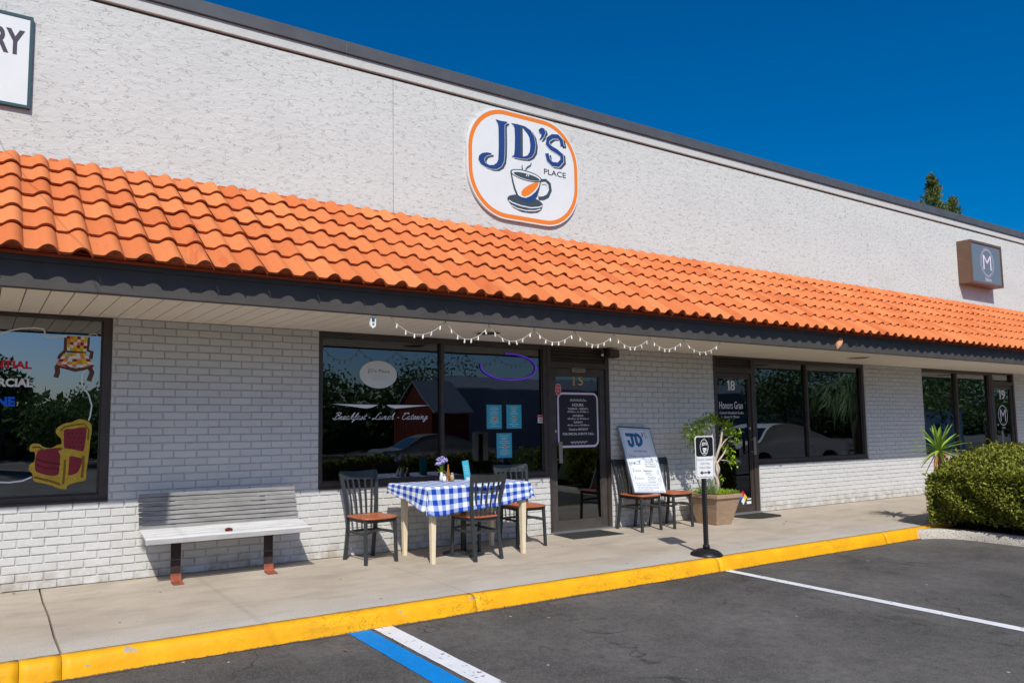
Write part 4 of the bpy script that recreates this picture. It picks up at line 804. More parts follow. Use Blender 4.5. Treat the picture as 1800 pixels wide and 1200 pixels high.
# door 19
b = MB(); one(b, 17.95, 18.0, 1.737, 1.925, .0535, 'white', .045); text("9", 18.04, 18.20, 1.735, 1.925, .0535, 'white', into=b, bold=.02); b.build('house_number', d19)
b = MB(); text("M", 17.93, 18.17, 1.29, 1.53, .0535, 'pinkwhite', into=b)
b.rib([(18.05+.20*math.cos(t*math.pi/12), 1.41+.20*math.sin(t*math.pi/12)) for t in range(25)], .018, 'pinkwhite', .0535); text("Salon", 17.97, 18.13, 1.14, 1.18, .0535, 'pinkwhite', into=b); b.build('salon_emblem', d19)

# ------------------------------------------------------------------ menus, ring, card
for (x0, x1, z0, z1, lb) in ((5.047, 5.258, 1.262, 1.533, 'cyan menu sheet in the cafe window, left one of the upper pair'), (5.332, 5.550, 1.262, 1.535, 'cyan menu sheet in the cafe window, right one of the upper pair'), (5.184, 5.400, .925, 1.205, 'cyan menu sheet taped alone below the upper pair of menus')):
    b = MB(); b.box(x0-.008, x1+.008, .056, .058, z0-.008, z1+.008, 'slate'); b.box(x0, x1, .0545, .056, z0, z1, 'paper')
    rg = random.Random(int(x0*100)); z = z1-.03
    while z > z0+.02:
        wd = rg.uniform(.25, .7)*(x1-x0)/2; b.box((x0+x1)/2-wd, (x0+x1)/2+wd, .0540, .0545, z, z+.005, 'offwhite'); z -= rg.uniform(.014, .026)
    b.poly([((x0+x1)/2+.015+.025*math.cos(t), (z0+z1)/2-.02+.018*math.sin(t)) for t in [k*.7 for k in range(9)]], 'orangeshell', .0538)
    tag(b.build('menu_sheet'), lb, 'menu', 'cyan menu sheets in the cafe window')
b = MB(); b.tube([(5.375+.41*math.cos(R(a)), .045, 1.985+.155*math.sin(R(a))) for a in range(-190, 100, 8)], .0075, 'purple', 8); tag(b.build('neon_ring'), 'thin violet glowing ring high in the right half of the cafe window', 'neon light')
b = MB(); b.box(0, .27, 0, .012, 0, .29, 'cream'); b.box(.04, .2, -.003, 0, .12, .24, 'offwhite'); b.box(.06, .18, -.005, -.003, .05, .14, 'paper'); b.box(.08, .16, -.006, -.005, .14, .2, 'navy'); o = b.build('display_card'); o.location = (11.37, .10, .76); o.rotation_euler = (R(-10), 0, 0)
tag(o, 'small cream and blue display card standing inside the unit 18 window', 'card')

# ------------------------------------------------------------------ wall signs
def frame_sup(cx, cz, w_, h_, r): return rrect(cx, cz, w_, h_, r, 14)
def sign_panel(name, outline, y0, y1, m, parent):
    b = MB(); n = len(outline); b.poly(outline, m, y0)
    vs = [(p[0], y0, p[1]) for p in outline]+[(p[0], y1, p[1]) for p in outline]; b.mesh(vs, [(i, n+i, n+(i+1) % n, (i+1) % n) for i in range(n)], m); return b.build(name, parent)
sg = tag(empty('cafe_sign', (0, 0, 0)), "white rounded sign with orange border reading JD's Place above a coffee cup, on the stucco", 'sign')
CX, CZ, SW_, SH_ = 5.606, 4.407, 1.715, 1.35
sign_panel('panel', frame_sup(CX, CZ, SW_, SH_, .56), -.035, -.004, 'signwhite', sg)
b = MB(); o1 = frame_sup(CX, CZ, SW_-.085, SH_-.085, .52); b.rib(o1+[o1[0]], .052, 'orange', -.0362); b.build('border', sg)
b = MB(); M['logo_white'] = M['signwhite']
layers([(i[0], 'signwhite' if i[1] == 'white' else i[1], i[2], *i[3:]) for i in TR['logo']], -.0365, .0003, b); b.build('logo', sg)
text("PLACE", 5.897, 6.252, 4.385, 4.455, -.0368, 'ink', sg, 'lettering', bold=.01)
ls = tag(empty('upholstery_sign', (0, 0, 0)), 'white rectangular sign with dark teal frame and the letters RY, cut by the left edge', 'sign')
M['teal'] = mat("teal_frame", (0.02, 0.07, 0.085), 0.5, 0.4)
b = MB(); b.box(-2.6, .262, -.03, -.004, 4.012, 4.782, 'signwhite'); b.build('panel', ls)
b = MB()
for a in ((-2.6, .27, 4.775, 4.80), (-2.6, .27, 3.995, 4.02), (.245, .27, 4.02, 4.775), (-2.6, -2.575, 4.02, 4.775)): b.box(a[0], a[1], -.036, -.002, a[2], a[3], 'teal')
b.build('frame', ls); M['rydark'] = mat("maroon_slate_letters", (0.06, 0.05, 0.075), 0.5, 0.3)
text("UPHOLSTERY", -.95, .210, 4.440, 4.665, -.0315, 'rydark', ls, 'lettering', bold=.035)
ms = tag(empty('salon_sign', (0, 0, 0)), 'square brown box sign with grey face and ornate M, on the stucco at the right', 'sign')
x0, x1, z0, z1, yd = 16.42, 17.74, 3.965, 4.815, -.22
b = MB(); b.box(x0, x1, yd, -.003, z0, z1, 'box_brown'); b.build('cabinet', ms, bevel=.01)
b = MB(); b.box(x0+.05, x1-.05, yd-.004, yd-.001, z0+.05, z1-.05, 'box_face')
for a in ((x0, x1, z1-.045, z1), (x0, x1, z0, z0+.045), (x0, x0+.045, z0+.045, z1-.045), (x1-.045, x1, z0+.045, z1-.045)): b.box(a[0], a[1], yd-.018, yd-.001, a[2], a[3], 'box_brown')
b.build('face', ms)
b = MB(); cx = (x0+x1)/2+.03; text("M", cx-.17, cx+.17, 4.28, 4.57, yd-.006, 'pinkwhite', into=b, bold=-.005)
for k in range(22):
    a = 2*math.pi*k/22; c_ = (cx+.27*math.cos(a), 4.42+.27*math.sin(a)); b.rib([tuple(p) for p in smoothp([(c_[0]-.03, c_[1]-.02), (c_[0], c_[1]+.03), (c_[0]+.03, c_[1]-.01), (c_[0], c_[1]-.03)], 3)], .006, 'pinkwhite', yd-.006)
b.rib([(cx+.24*math.cos(t*math.pi/14), 4.42+.26*math.sin(t*math.pi/14)) for t in range(29)], .006, 'pinkwhite', yd-.0065); text("Salon", cx-.13, cx+.13, 4.05, 4.12, yd-.006, 'pinkwhite', into=b); b.build('emblem', ms)
# ------------------------------------------------------------------ bench
bn = tag(empty('park_bench', (1.93, 0, 0)), 'weathered pale slatted bench on rusty steel legs against the painted brick wall', 'bench')
b = MB(); rng = random.Random(5); X0, X1 = -.72, .705
for i in range(8):           # backrest slats
    t = i/7; z = .452+.268*t; y = -.205+.075*t; dy, dz = .0095, .034
    rr = rng.uniform(-.003, .003)
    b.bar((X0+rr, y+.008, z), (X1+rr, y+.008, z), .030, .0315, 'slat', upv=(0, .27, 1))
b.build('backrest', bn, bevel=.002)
b = MB()
for i in range(5):           # seat slats
    t = i/4; y = -.225-.235*t; z = .432-.026*t*t-.006*t
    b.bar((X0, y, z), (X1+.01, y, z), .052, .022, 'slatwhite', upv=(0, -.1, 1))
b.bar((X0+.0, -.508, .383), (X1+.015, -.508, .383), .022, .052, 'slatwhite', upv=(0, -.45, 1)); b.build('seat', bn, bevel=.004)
for lx in (-.435, .385):
    b = MB(); b.box(lx-.042, lx+.042, -.318, -.305, .03, .41, 'rustdark'); b.bar((lx, -.43, .385), (lx, -.16, .42), .06, .012, 'rustdark'); b.bar((lx, -.19, .41), (lx, -.115, .72), .05, .012, 'rustdark', upv=(0, 1, 0))
    b.build('leg', bn, bevel=.002)
    b = MB(); vs = []; fs = []; pf = [(-.322, .072), (-.322, .050), (-.330, .025), (-.350, .010), (-.40, .006), (-.448, .004)]
    for (y, z) in pf: vs += [(lx-.044, y, z), (lx+.044, y, z)]
    k = len(pf)
    for i in range(k-1): fs.append((2*i, 2*i+1, 2*i+3, 2*i+2))
    b.mesh(vs, fs, 'rust')
    b.lathe([(.010, 0), (.010, .008), (.004, .010)], (lx, -.405, .006), 'rustdark', 8)
    o = b.build('foot_plate', bn); sm = o.modifiers.new('solid', 'SOLIDIFY'); sm.thickness = .007
b = MB(); b.tube([tuple(p) for p in smoothp([(-.03, 0, .008), (-.012, .006, .014), (.010, -.004, .016), (.032, .003, .009)], 4)], [.006, .011, .013, .014, .014, .015, .015, .014, .013, .012, .011, .009, .006][:13], 'barnred', 8)
tag(b.build('crumpled_wrapper', loc=(1.905, -.46, .414)), 'small crumpled dark red wrapper lying on the bench seat', 'litter')

# ------------------------------------------------------------------ chairs (front towards -y)
def make_chair():
    r = empty('cafe_chair')
    # saddle seat
    b = MB(); out = [(-.165, .16), (-.195, .05), (-.205, -.08), (-.19, -.185), (-.10, -.215), (0, -.222), (.10, -.215), (.19, -.185), (.205, -.08), (.195, .05), (.165, .16), (0, .175)]
    sp_ = []; n = len(out)
    for i in range(n):
        a, c, d, e = [Vector(out[(i+k) % n]) for k in (-1, 0, 1, 2)]
        for t in (0, .25, .5, .75): sp_.append(.5*((2*c)+(d-a)*t+(2*a-5*c+4*d-e)*t*t+(3*c-a-3*d+e)*t**3))
    N_ = len(sp_); vs = []; rings = [(1.0, .418), (1.0, .430), (.97, .436), (.8, .433), (.5, .428), (.2, .428)]
    for k, z in rings:
        for p in sp_: vs.append((p.x*k, p.y*k, z+(.004*abs(p.x)/.2 if k > .7 else 0)))
    fs = [(i*N_+j, i*N_+(j+1) % N_, (i+1)*N_+(j+1) % N_, (i+1)*N_+j) for i in range(len(rings)-1) for j in range(N_)]
    fs.append(tuple((len(rings)-1)*N_+j for j in range(N_))); fs.append(tuple(reversed(range(N_))))
    b.mesh(vs, fs, 'seatwood', sm=True); o = b.build('seat', r)
    bm = bmesh.new(); bm.from_mesh(o.data); bmesh.ops.recalc_face_normals(bm, faces=bm.faces); bm.to_mesh(o.data); bm.free()
    for sx in (-1, 1):
        b = MB(); b.bar((sx*.178, -.185, 0), (sx*.170, -.170, .418), .028, .028, 'steel', upv=(0, 1, 0)); b.build('leg', r, bevel=.002)
        b = MB(); pts = [(sx*.165, .205, 0), (sx*.162, .170, .22), (sx*.165, .155, .42), (sx*.185, .170, .62), (sx*.212, .222, .845)]
        pts = smoothp(pts, 4)
        for i in range(len(pts)-1): b.bar(pts[i]-(pts[i+1]-pts[i])*.04, pts[i+1], .022, .036, 'steel', upv=(1, 0, 0))
        b.build('leg', r)
    b = MB()
    for sx in (-1, 1): b.bar((sx*.172, -.175, .28), (sx*.163, .165, .28), .012, .024, 'steel')
    pts = smoothp([(-.172, -.178, .285), (-.08, -.150, .305), (0, -.142, .31), (.08, -.150, .305), (.172, -.178, .285)], 3)
    for i in range(len(pts)-1): b.bar(pts[i], pts[i+1], .012, .024, 'steel')
    pts = smoothp([(-.162, .165, .27), (0, .150, .28), (.162, .165, .27)], 4)
    for i in range(len(pts)-1): b.bar(pts[i], pts[i+1], .012, .024, 'steel')
    b.box(-.172, .172, -.183, -.170, .385, .418, 'steel'); b.box(-.162, .162, .146, .158, .385, .42, 'steel')
    for sx in (-1, 1): b.bar((sx*.17, -.175, .402), (sx*.163, .155, .402), .012, .03, 'steel')
    b.build('stretcher', r)
    # top rail, curved, and five vertical slats
    b = MB(); K = 12; vs = []; 
    for i in range(K+1):
        u = -1+2*i/K; x = u*.222; dy = .026*(1-u*u)
        zt = .862-.012*(1-abs(u))*1.0; 
        for (y, z) in ((.196+dy, .775), (.212+dy, .775), (.236+dy, zt), (.220+dy, zt)): vs.append((x, y, z))
    fs = [(i*4+k, i*4+(k+1) % 4, (i+1)*4+(k+1) % 4, (i+1)*4+k) for i in range(K) for k in range(4)]+[(3, 2, 1, 0), (K*4, K*4+1, K*4+2, K*4+3)]
    b.mesh(vs, fs, 'steel'); o = b.build('top_rail', r)
    bm = bmesh.new(); bm.from_mesh(o.data); bmesh.ops.recalc_face_normals(bm, faces=bm.faces); bm.to_mesh(o.data); bm.free()
    for i in range(5):
        u = (i-2)/2; b = MB(); pts = smoothp([(u*.108, .155, .40), (u*.122, .165+.006*(1-u*u), .58), (u*.148, .200+.022*(1-u*u), .785)], 4)
        for j in range(len(pts)-1): b.bar(pts[j]-(pts[j+1]-pts[j])*.03, pts[j+1], .018, .009, 'steel', upv=(0, 1, 0))
        b.build('slat', r)
    return r
ch0 = make_chair()
spots = [(3.345, -.335, 7, 'metal cafe chair with red wood seat left of the gingham table, beside the bench', 1.0),
         (4.325, -.735, 182, 'metal cafe chair with its back to the car park, pushed under the gingham table', .97),
         (5.19, -.375, -5, 'metal cafe chair right of the gingham table, next to the cafe door', 1.0),
         (7.12, -.275, 4, 'left chair of the pair carrying the menu whiteboard, nearest the cafe door', 1.0),
         (7.68, -.29, 3, 'right chair of the pair carrying the menu whiteboard, nearest the planter', 1.0)]
for i, (x, y, a, lb, s) in enumerate(spots):
    o = ch0 if i == 0 else copy_tree(ch0)
    o.location = (x, y, 0); o.rotation_euler.z = R(a); o.scale = (s, s, s); tag(o, lb, 'chair', 'metal cafe chairs with wooden seats')

# ------------------------------------------------------------------ table and cloth
TX0, TX1, TY0, TY1, TZ = 3.715, 4.915, -.845, -.235, .726
tb = tag(empty('cafe_table', ((TX0+TX1)/2, (TY0+TY1)/2, 0)), 'cafe table with square cream wooden legs under a blue gingham cloth', 'table'); ox, oy = tb.location.x, tb.location.y
b = MB(); b.box(TX0+.006-ox, TX1-.006-ox, TY0+.006-oy, TY1-.006-oy, TZ-.028, TZ-.004, 'creamwood'); b.box(TX0+.05-ox, TX1-.05-ox, TY0+.04-oy, TY0+.06-oy, TZ-.10, TZ-.028, 'creamwood'); b.box(TX0+.05-ox, TX1-.05-ox, TY1-.06-oy, TY1-.04-oy, TZ-.10, TZ-.028, 'creamwood'); b.build('tabletop', tb, bevel=.003)
for lx in (TX0+.05, TX1-.06):
    for ly in (TY0+.035, TY1-.035):
        b = MB(); b.bar((lx-ox, ly-oy, 0), (lx-ox, ly-oy, TZ-.028), .040, .040, 'creamwood', upv=(0, 1, 0), w2=.062, h2=.062); b.build('leg', tb, bevel=.003)
b = MB(); b.lathe([(.215, 0), (.215, .008), (.20, .014), (.05, .022), (.032, .03)], (4.33-ox, -.50-oy, 0), 'steel', 32); b.tube([(4.33-ox, -.50-oy, .02), (4.33-ox, -.50-oy, TZ-.028)], .030, 'steel', 16); b.build('pedestal', tb)
# cloth: a sheet draped over the top; (u, v) in metres on the sheet
HF, HB, HL, HR = .255, .10, .215, .16
def cloth_pt(u, v):
    """u along x measured from TX0 (negative = hanging over the left), v along y from TY0 (negative = hanging in front)"""
    W, D = TX1-TX0, TY1-TY0; x = min(max(u, 0), W); y = min(max(v, 0), D); hx = max(-u, u-W, 0); hy = max(-v, v-D, 0)
    sx = -1 if u < 0 else 1; sy = -1 if v < 0 else 1; px_, py_, pz = TX0+x-.085*(y/D)*(1-x/W)**3-.02*(1-x/W)**4, TY0+y, TZ
    if hx <= 0 and hy <= 0: return (px_, py_, pz+.0015*math.sin(7*u)*math.sin(9*v))
    h_ = math.hypot(hx, hy) if (hx > 0 and hy > 0) else hx+hy
    if hx > 0 and hy > 0:
        a = math.atan2(hy, hx); fold = math.sin(2*a)
        outx, outy = math.cos(a), math.sin(a); bulge = .012+.16*h_*(1 if not (sx > 0 and sy < 0) else 1.6)*fold
        drop = max(hx, hy)*(1.0-.0*fold)+.12*min(hx, hy)
        return (px_+sx*(.004+outx*bulge*.7+.02*math.sin(9*a)*h_), py_+sy*(.004+outy*bulge*.7), pz-drop*(.96 if not (sx > 0 and sy < 0) else .72))
    wv = .5+.35*math.sin(u*12.0+1.6*math.sin(u*4.3))+.15*math.sin(u*29+2*math.sin(u*7)) if hy > 0 else .5+.4*math.sin(v*14+.5)+.1*math.sin(v*33)
    amp = .062*(h_/.25)**1.4*(1 if sy < 0 or hx > 0 else .4)
    d = .004+min(h_, .02)*.25+amp*wv
    if hy > 0:
        lift = 1.0-.10*max(0, (u-.75)/.5)
        return (px_+.010*math.sin(u*23)*h_*3, py_+sy*d, pz-h_*.985*lift)
    return (px_+sx*d, py_+.01*math.sin(v*21)*h_*3, pz-h_*.985)
def hang(u, v):
    return 1
b = MB(); W, D = TX1-TX0, TY1-TY0; NU, NV = 96, 60
us = [-HL+(W+HL+HR)*i/NU for i in range(NU+1)]; vs_ = [-HF+(D+HF+HB)*j/NV for j in range(NV+1)]
idx = {}; V = []; UVs = []
for j, v in enumerate(vs_):
    for i, u in enumerate(us):
        vv = v*(.90+.14*math.cos(u*2.4)+.035*math.sin(u*9)) if v < 0 else v
        uu = u*(1.08-.70*max(0, min(1, v/D))) if u < 0 else (u if u < W else W+(u-W)*(1-.3*max(0, min(1, v/D))))
        V.append(cloth_pt(uu, vv)); UVs.append((u+.5, v+.5))
i0 = len(b.v); b.v += V; k = b.mi('gingham')
for j in range(NV):
    for i in range(NU):
        a = j*(NU+1)+i; f = (a, a+1, a+NU+2, a+NU+1); b.f.append(f); b.m.append(k); b.tone.append(.5); b.smooth.append(True); b.uv[len(b.f)-1] = [UVs[q_] for q_ in f]
cl = b.build('tablecloth'); sm = cl.modifiers.new('solid', 'SOLIDIFY'); sm.thickness = .0018; sm.offset = 1
tag(cl, 'blue and white gingham cloth draped over the cafe table', 'tablecloth')
# things on the cloth
TT = TZ+.003
b = MB(); b.lathe([(.021, 0), (.022, .03), (.019, .055), (.014, .06)], (0, 0, 0), 'salt', 16); o = b.build('body', (sk := empty('salt_shaker', (4.150, -.425, TT)))); b = MB(); b.lathe([(.015, .06), (.015, .076), (.010, .082)], (0, 0, 0), 'alu', 16); b.build('lid', sk); tag(sk, 'white salt shaker on the gingham table at the left of the souvenir tower', 'shaker')
b = MB(); b.lathe([(.021, 0), (.022, .04), (.018, .066), (.014, .07)], (0, 0, 0), 'pepper', 16); sk = empty('pepper_shaker', (4.262, -.400, TT)); b.build('body', sk); b = MB(); b.lathe([(.015, .07), (.016, .084), (.010, .09)], (0, 0, 0), 'alu', 16); b.build('lid', sk); tag(sk, 'tan pepper shaker on the gingham table at the right of the souvenir tower', 'shaker')
b = MB(); pr = [(.034, 0), (.022, .03), (.016, .055), (.010, .09), (.006, .12), (.004, .15), (.0015, .178)]
for sx in (-1, 1):
    for sy in (-1, 1):
        for i in range(len(pr)-1): b.bar((sx*pr[i][0]*.8, sy*pr[i][0]*.8, pr[i][1]), (sx*pr[i+1][0]*.8, sy*pr[i+1][0]*.8, pr[i+1][1]), .008*(1-i*.1), .008*(1-i*.1), 'tower')
for z, w_ in ((.034, .021), (.062, .0145), (.118, .007)): b.box(-w_, w_, -w_, w_, z, z+.006, 'tower')
tag(b.build('souvenir_tower', loc=(4.208, -.41, TT)), 'small gold latticed souvenir tower between the shakers on the gingham table', 'ornament')
fv = tag(empty('flower_vase', (4.160, -.36, TT)), 'small glass vase of lavender flowers on the gingham table', 'vase of flowers')
b = MB(); b.lathe([(.020, 0), (.026, .03), (.018, .07), (.020, .095)], (0, 0, 0), 'offwhite', 16); b.build('vase', fv)
b = MB(); rng = random.Random(9); tips = []
for i in range(7):
    tip = Vector((-.03+rng.uniform(-.055, .075), rng.uniform(-.03, .03), .21+rng.uniform(-.035, .05))); tips.append(tip); b.tube([(0, 0, .05), tuple(Vector((0, 0, .13)).lerp(tip, .35)), tuple(tip)], .0022, 'leaf_bright', 5)
for i in range(12):
    a = rng.uniform(0, 6.28); c = Vector((.012*math.cos(a), .012*math.sin(a), .09)); t_ = c+Vector((math.cos(a)*.045, math.sin(a)*.045, rng.uniform(.0, .05))); s_ = Vector((-math.sin(a), math.cos(a), 0))*.009
    b.face([c-s_*.3, c.lerp(t_, .5)-s_+Vector((0, 0, .01)), t_, c.lerp(t_, .5)+s_+Vector((0, 0, .01))], 'leaf_bright', rng.random())
b.build('stem', fv)
b = MB()
for tp in tips:
    for k in range(26):
        d = Vector((rng.gauss(0, 1), rng.gauss(0, 1), rng.gauss(0, 1))).normalized(); c = tp+d*rng.uniform(.006, .026); q_ = d.orthogonal().normalized(); r_ = d.cross(q_); s_ = .010
        b.face([c+q_*s_, c+r_*s_+d*.004, c-q_*s_, c-r_*s_+d*.004], 'petal', rng.random())
b.build('blossom', fv)
mh = tag(empty('menu_stand', (4.47, -.40, TT), R(8)), 'clear table stand holding a tall cyan menu card on the gingham table', 'menu stand')
b = MB(); b.bar((0, .01, .0), (-.022, .03, .205), .088, .003, 'paper', upv=(0, 1, 0))
for z in (.07, .09, .11, .13, .15): b.bar((-.03-z*.1, .0055+z*.1, z), (.02-z*.1, .0055+z*.1, z), .001, .004, 'offwhite')
b.build('card', mh); b = MB(); b.box(-.05, .05, -.02, .03, 0, .004, 'offwhite'); b.box(-.05, .05, -.022, -.019, 0, .035, 'offwhite'); b.box(-.018, .018, -.0225, -.0222, .006, .034, 'cream'); b.build('base', mh)

# ------------------------------------------------------------------ whiteboard leaning on the chairs
P00, P10, P01, P11 = Vector((6.945, -.315, .441)), Vector((7.495, -.335, .437)), Vector((7.085, -.028, 1.250)), Vector((7.650, -.028, 1.252))
ex_ = (P10-P00).normalized(); eh = ((P01-P00)-ex_*(P01-P00).dot(ex_)*1.0); BH = eh.length; eh.normalize(); BWd = (P10-P00).length; skew = (P01-P00).dot(ex_)
en = ex_.cross(eh).normalized()
if en.y > 0: en = -en
# board tips slightly clockwise: use true rectangle rotated in its plane
mid = (P00+P10+P01+P11)/4; upd = ((P01+P11)/2-(P00+P10)/2).normalized(); exd = (ex_-upd*ex_.dot(upd)).normalized(); exd = (exd*.35+(((P10-P00)+(P11-P01)).normalized())*.65).normalized(); upd = (upd-exd*upd.dot(exd)).normalized(); en = exd.cross(upd); en = en if en.y < 0 else -en
BW_, BH_ = .555, .872
def fr_board(a, c, d): return tuple(mid+exd*(a-BW_/2)+upd*(c-BH_/2)+en*d)
wb = tag(empty('menu_whiteboard', (0, 0, 0)), "hand-lettered JD's menu whiteboard leaning on the two chairs beside the door", 'whiteboard')
b = MB(); c8 = [fr_board(a, c, d) for d in (0, .014) for a, c in ((0, 0), (BW_, 0), (BW_, BH_), (0, BH_))]
b.mesh(c8, [(3, 2, 1, 0), (4, 5, 6, 7), (0, 1, 5, 4), (1, 2, 6, 5), (2, 3, 7, 6), (3, 0, 4, 7)], 'boardblue'); b.build('panel', wb)
b = MB()
for (a0, a1, c0_, c1_) in ((0, BW_, BH_-.014, BH_+.002), (0, BW_, -.002, .012), (-.002, .012, 0, BH_), (BW_-.012, BW_+.002, 0, BH_)):
    c8 = [fr_board(a, c, d) for d in (-.002, .019) for a, c in ((a0, c0_), (a1, c0_), (a1, c1_), (a0, c1_))]; b.mesh(c8, [(3, 2, 1, 0), (4, 5, 6, 7), (0, 1, 5, 4), (1, 2, 6, 5), (2, 3, 7, 6), (3, 0, 4, 7)], 'slate' if c0_ > .5 else 'alu')
b.build('frame', wb)
b = MB(); dd = .0150
def br(pts, wd, m, d=dd): b.rib(pts, wd, m, d, fr=fr_board)
def sm2(pts, n=5): return [tuple(p) for p in smoothp(pts, n)]
for wd, m_, d in ((.044, 'navy', dd), (.030, 'marker', dd+.0003)):
    br([(.095, .765), (.245, .765)], wd, m_, d); br(sm2([(.195, .765), (.195, .68), (.185, .635), (.155, .62), (.128, .64), (.125, .69)]), wd, m_, d)
    br([(.262, .778), (.262, .625)], wd, m_, d); br(sm2([(.262, .775), (.31, .765), (.345, .73), (.345, .68), (.31, .64), (.262, .628)]), wd, m_, d)
br(sm2([(.385, .80), (.395, .79), (.39, .765), (.378, .745)]), .018, 'navy'); br(sm2([(.46, .80), (.44, .805), (.425, .79), (.44, .77), (.462, .755), (.455, .735), (.425, .735)]), .007, 'slate')
for z, a, wd, s_ in ((.545, .17, .24, 'FEATURED MENU'), (.475, .095, .13, 'Soup -'), (.48, .235, .20, 'varies daily'), (.435, .33, .13, 'Chili'), (.41, .30, .16, 'Creamy tomato'), (.375, .10, .16, 'Special -'), (.38, .30, .15, 'Ham & cheese'), (.35, .30, .15, 'Quiche'), (.285, .10, .13, 'Omelet -'), (.29, .25, .15, 'bacon'), (.26, .27, .10, 'ham'), (.235, .27, .12, 'spinach'), (.185, .10, .15, 'Dessert -'), (.20, .29, .15, 'Muffins'), (.172, .29, .13, 'pastries'), (.145, .29, .13, 'Cookies'), (.098, .08, .38, 'Gluten free & vegan options too'), (.070, .08, .36, 'see our full menu inside'), (.042, .08, .26, 'open for special events')):
    text(s_, a, a+wd, z-.006, z+.013, dd, 'ink' if z > .12 else 'navy', into=b, shear=.3, fr=fr_board)
for (a0, a1, z) in ((.32, .47, .402), (.31, .46, .342), (.25, .40, .282)): br([(a0, z), (a1, z)], .003, 'ink')
for q_ in ((.455, .36), (.475, .27), (.47, .17)): br(sm2([(q_[0], q_[1]), (q_[0]+.02, q_[1]+.03), (q_[0]+.03, q_[1]), (q_[0]+.012, q_[1]-.02), (q_[0], q_[1])]), .004, 'ink')
for q_ in ((.07, .48), (.07, .375), (.07, .29), (.07, .19)): br(sm2([(q_[0], q_[1]+.012), (q_[0]+.02, q_[1]+.018), (q_[0]+.012, q_[1]-.005), (q_[0], q_[1]-.02)]), .005, 'ink')
def wave(a0, c0_, a1, c1_, n=26, am=.005): return [(a0+(a1-a0)*i/n+(am*math.sin(i*1.7) if abs(a1-a0) < .01 else 0), c0_+(c1_-c0_)*i/n+(am*math.sin(i*1.7) if abs(c1_-c0_) < .01 else 0)) for i in range(n+1)]
br(wave(.035, .84, .52, .84), .003, 'slate'); br(wave(.04, .13, .04, .84, 40), .003, 'slate'); br(wave(.515, .13, .515, .84, 40), .003, 'slate'); br(wave(.06, .124, .50, .124, 30), .003, 'ink'); br(wave(.04, .025, .52, .025, 34), .0035, 'ink')
b.build('lettering', wb)

# ------------------------------------------------------------------ parking sign on a dome base
ps = tag(empty('parking_sign', (6.345, -1.865, 0), R(-2)), "small black and white customer parking sign on a black post with a dome base", 'sign')
b = MB(); b.lathe([(.155, 0), (.155, .008), (.148, .022), (.120, .045), (.080, .060), (.045, .066), (.030, .068)], (0, 0, 0), 'black', 40); b.lathe([(.034, .066), (.034, .10), (.030, .105)], (0, 0, 0), 'black', 6); b.build('base', ps)
for a in (0, 1, 2): pass
b = MB(); b.box(-.018, .018, -.018, .018, .06, 1.16, 'black')
for k in range(36): b.lathe([(.0045, 0), (.0045, .0012), (.001, .0013)], (0, 0, 0), 'darkframe', 6)
b = MB(); b.box(-.018, .018, -.018, .018, .06, 1.16, 'black'); b.build('post', ps, bevel=.003)
b = MB()
for k in range(40):
    z = .12+k*.0262; b.face([(.0045*math.cos(t*math.pi/3), -.0186, z+.0045*math.sin(t*math.pi/3)) for t in range(6)], 'metalroof')
b.build('post_hole', ps)
b = MB(); PW_, PH, PC = .272, .425, .977; o1 = rrect(0, PC, PW_, PH, .032, 5); n = len(o1); b.poly(o1, 'white', -.0235)
vs = [(p[0], -.0235, p[1]) for p in o1]+[(p[0], -.0195, p[1]) for p in o1]; b.mesh(vs, [(i, n+i, n+(i+1) % n, (i+1) % n) for i in range(n)], 'white'); b.poly(list(o1), 'alu', -.0195); b.build('panel', ps)
b = MB(); y = -.0238; b.poly([(p[0], p[1]) for p in rrect(0, PC+.102, PW_-.03, .19, .02, 4)], 'black', y)
rr_ = rrect(0, PC, PW_-.024, PH-.024, .024, 5); b.rib(rr_+[rr_[0]], .005, 'black', y-.0002)
el = [(-.005+.058*math.cos(t*math.pi/14), PC+.100+.078*math.sin(t*math.pi/14)) for t in range(29)]; b.rib(el, .0055, 'white', y-.0004)
text("JD'S", -.040, .034, PC+.110, PC+.150, y-.0006, 'white', into=b, bold=.03)
b.poly([(-.028, PC+.092), (.022, PC+.092), (.018, PC+.068), (.006, PC+.050), (-.012, PC+.050), (-.024, PC+.068)], 'white', y-.0006); b.rib(sm2([(.020, PC+.088), (.036, PC+.084), (.034, PC+.068), (.016, PC+.064)]), .005, 'white', y-.0006); b.rib([(-.030, PC+.043), (.024, PC+.043)], .007, 'white', y-.0006); b.rib([(-.018, PC+.082), (.010, PC+.060)], .006, 'black', y-.0008)
text("Parking for Customers", -.112, .112, PC-.040, PC-.012, y, 'ink', into=b); text("of JD's Place", -.070, .070, PC-.080, PC-.052, y, 'ink', into=b); text("9:00am-3:00pm", -.082, .082, PC-.120, PC-.094, y, 'ink', into=b)
zc = PC-.155; b.poly([(-.045, zc-.006), (.045, zc-.006), (.045, zc+.006), (-.045, zc+.006)], 'black', y-.0002); b.poly([(-.080, zc), (-.042, zc-.022), (-.042, zc+.022)], 'black', y-.0003); b.poly([(.080, zc), (.042, zc+.022), (.042, zc-.022)], 'black', y-.0003)
for zb in (PC-.188, PC+.190): b.lathe([(.006, 0), (.006, .003), (.002, .004)], (0, y, zb), 'alu', 8)
b.build('print', ps)

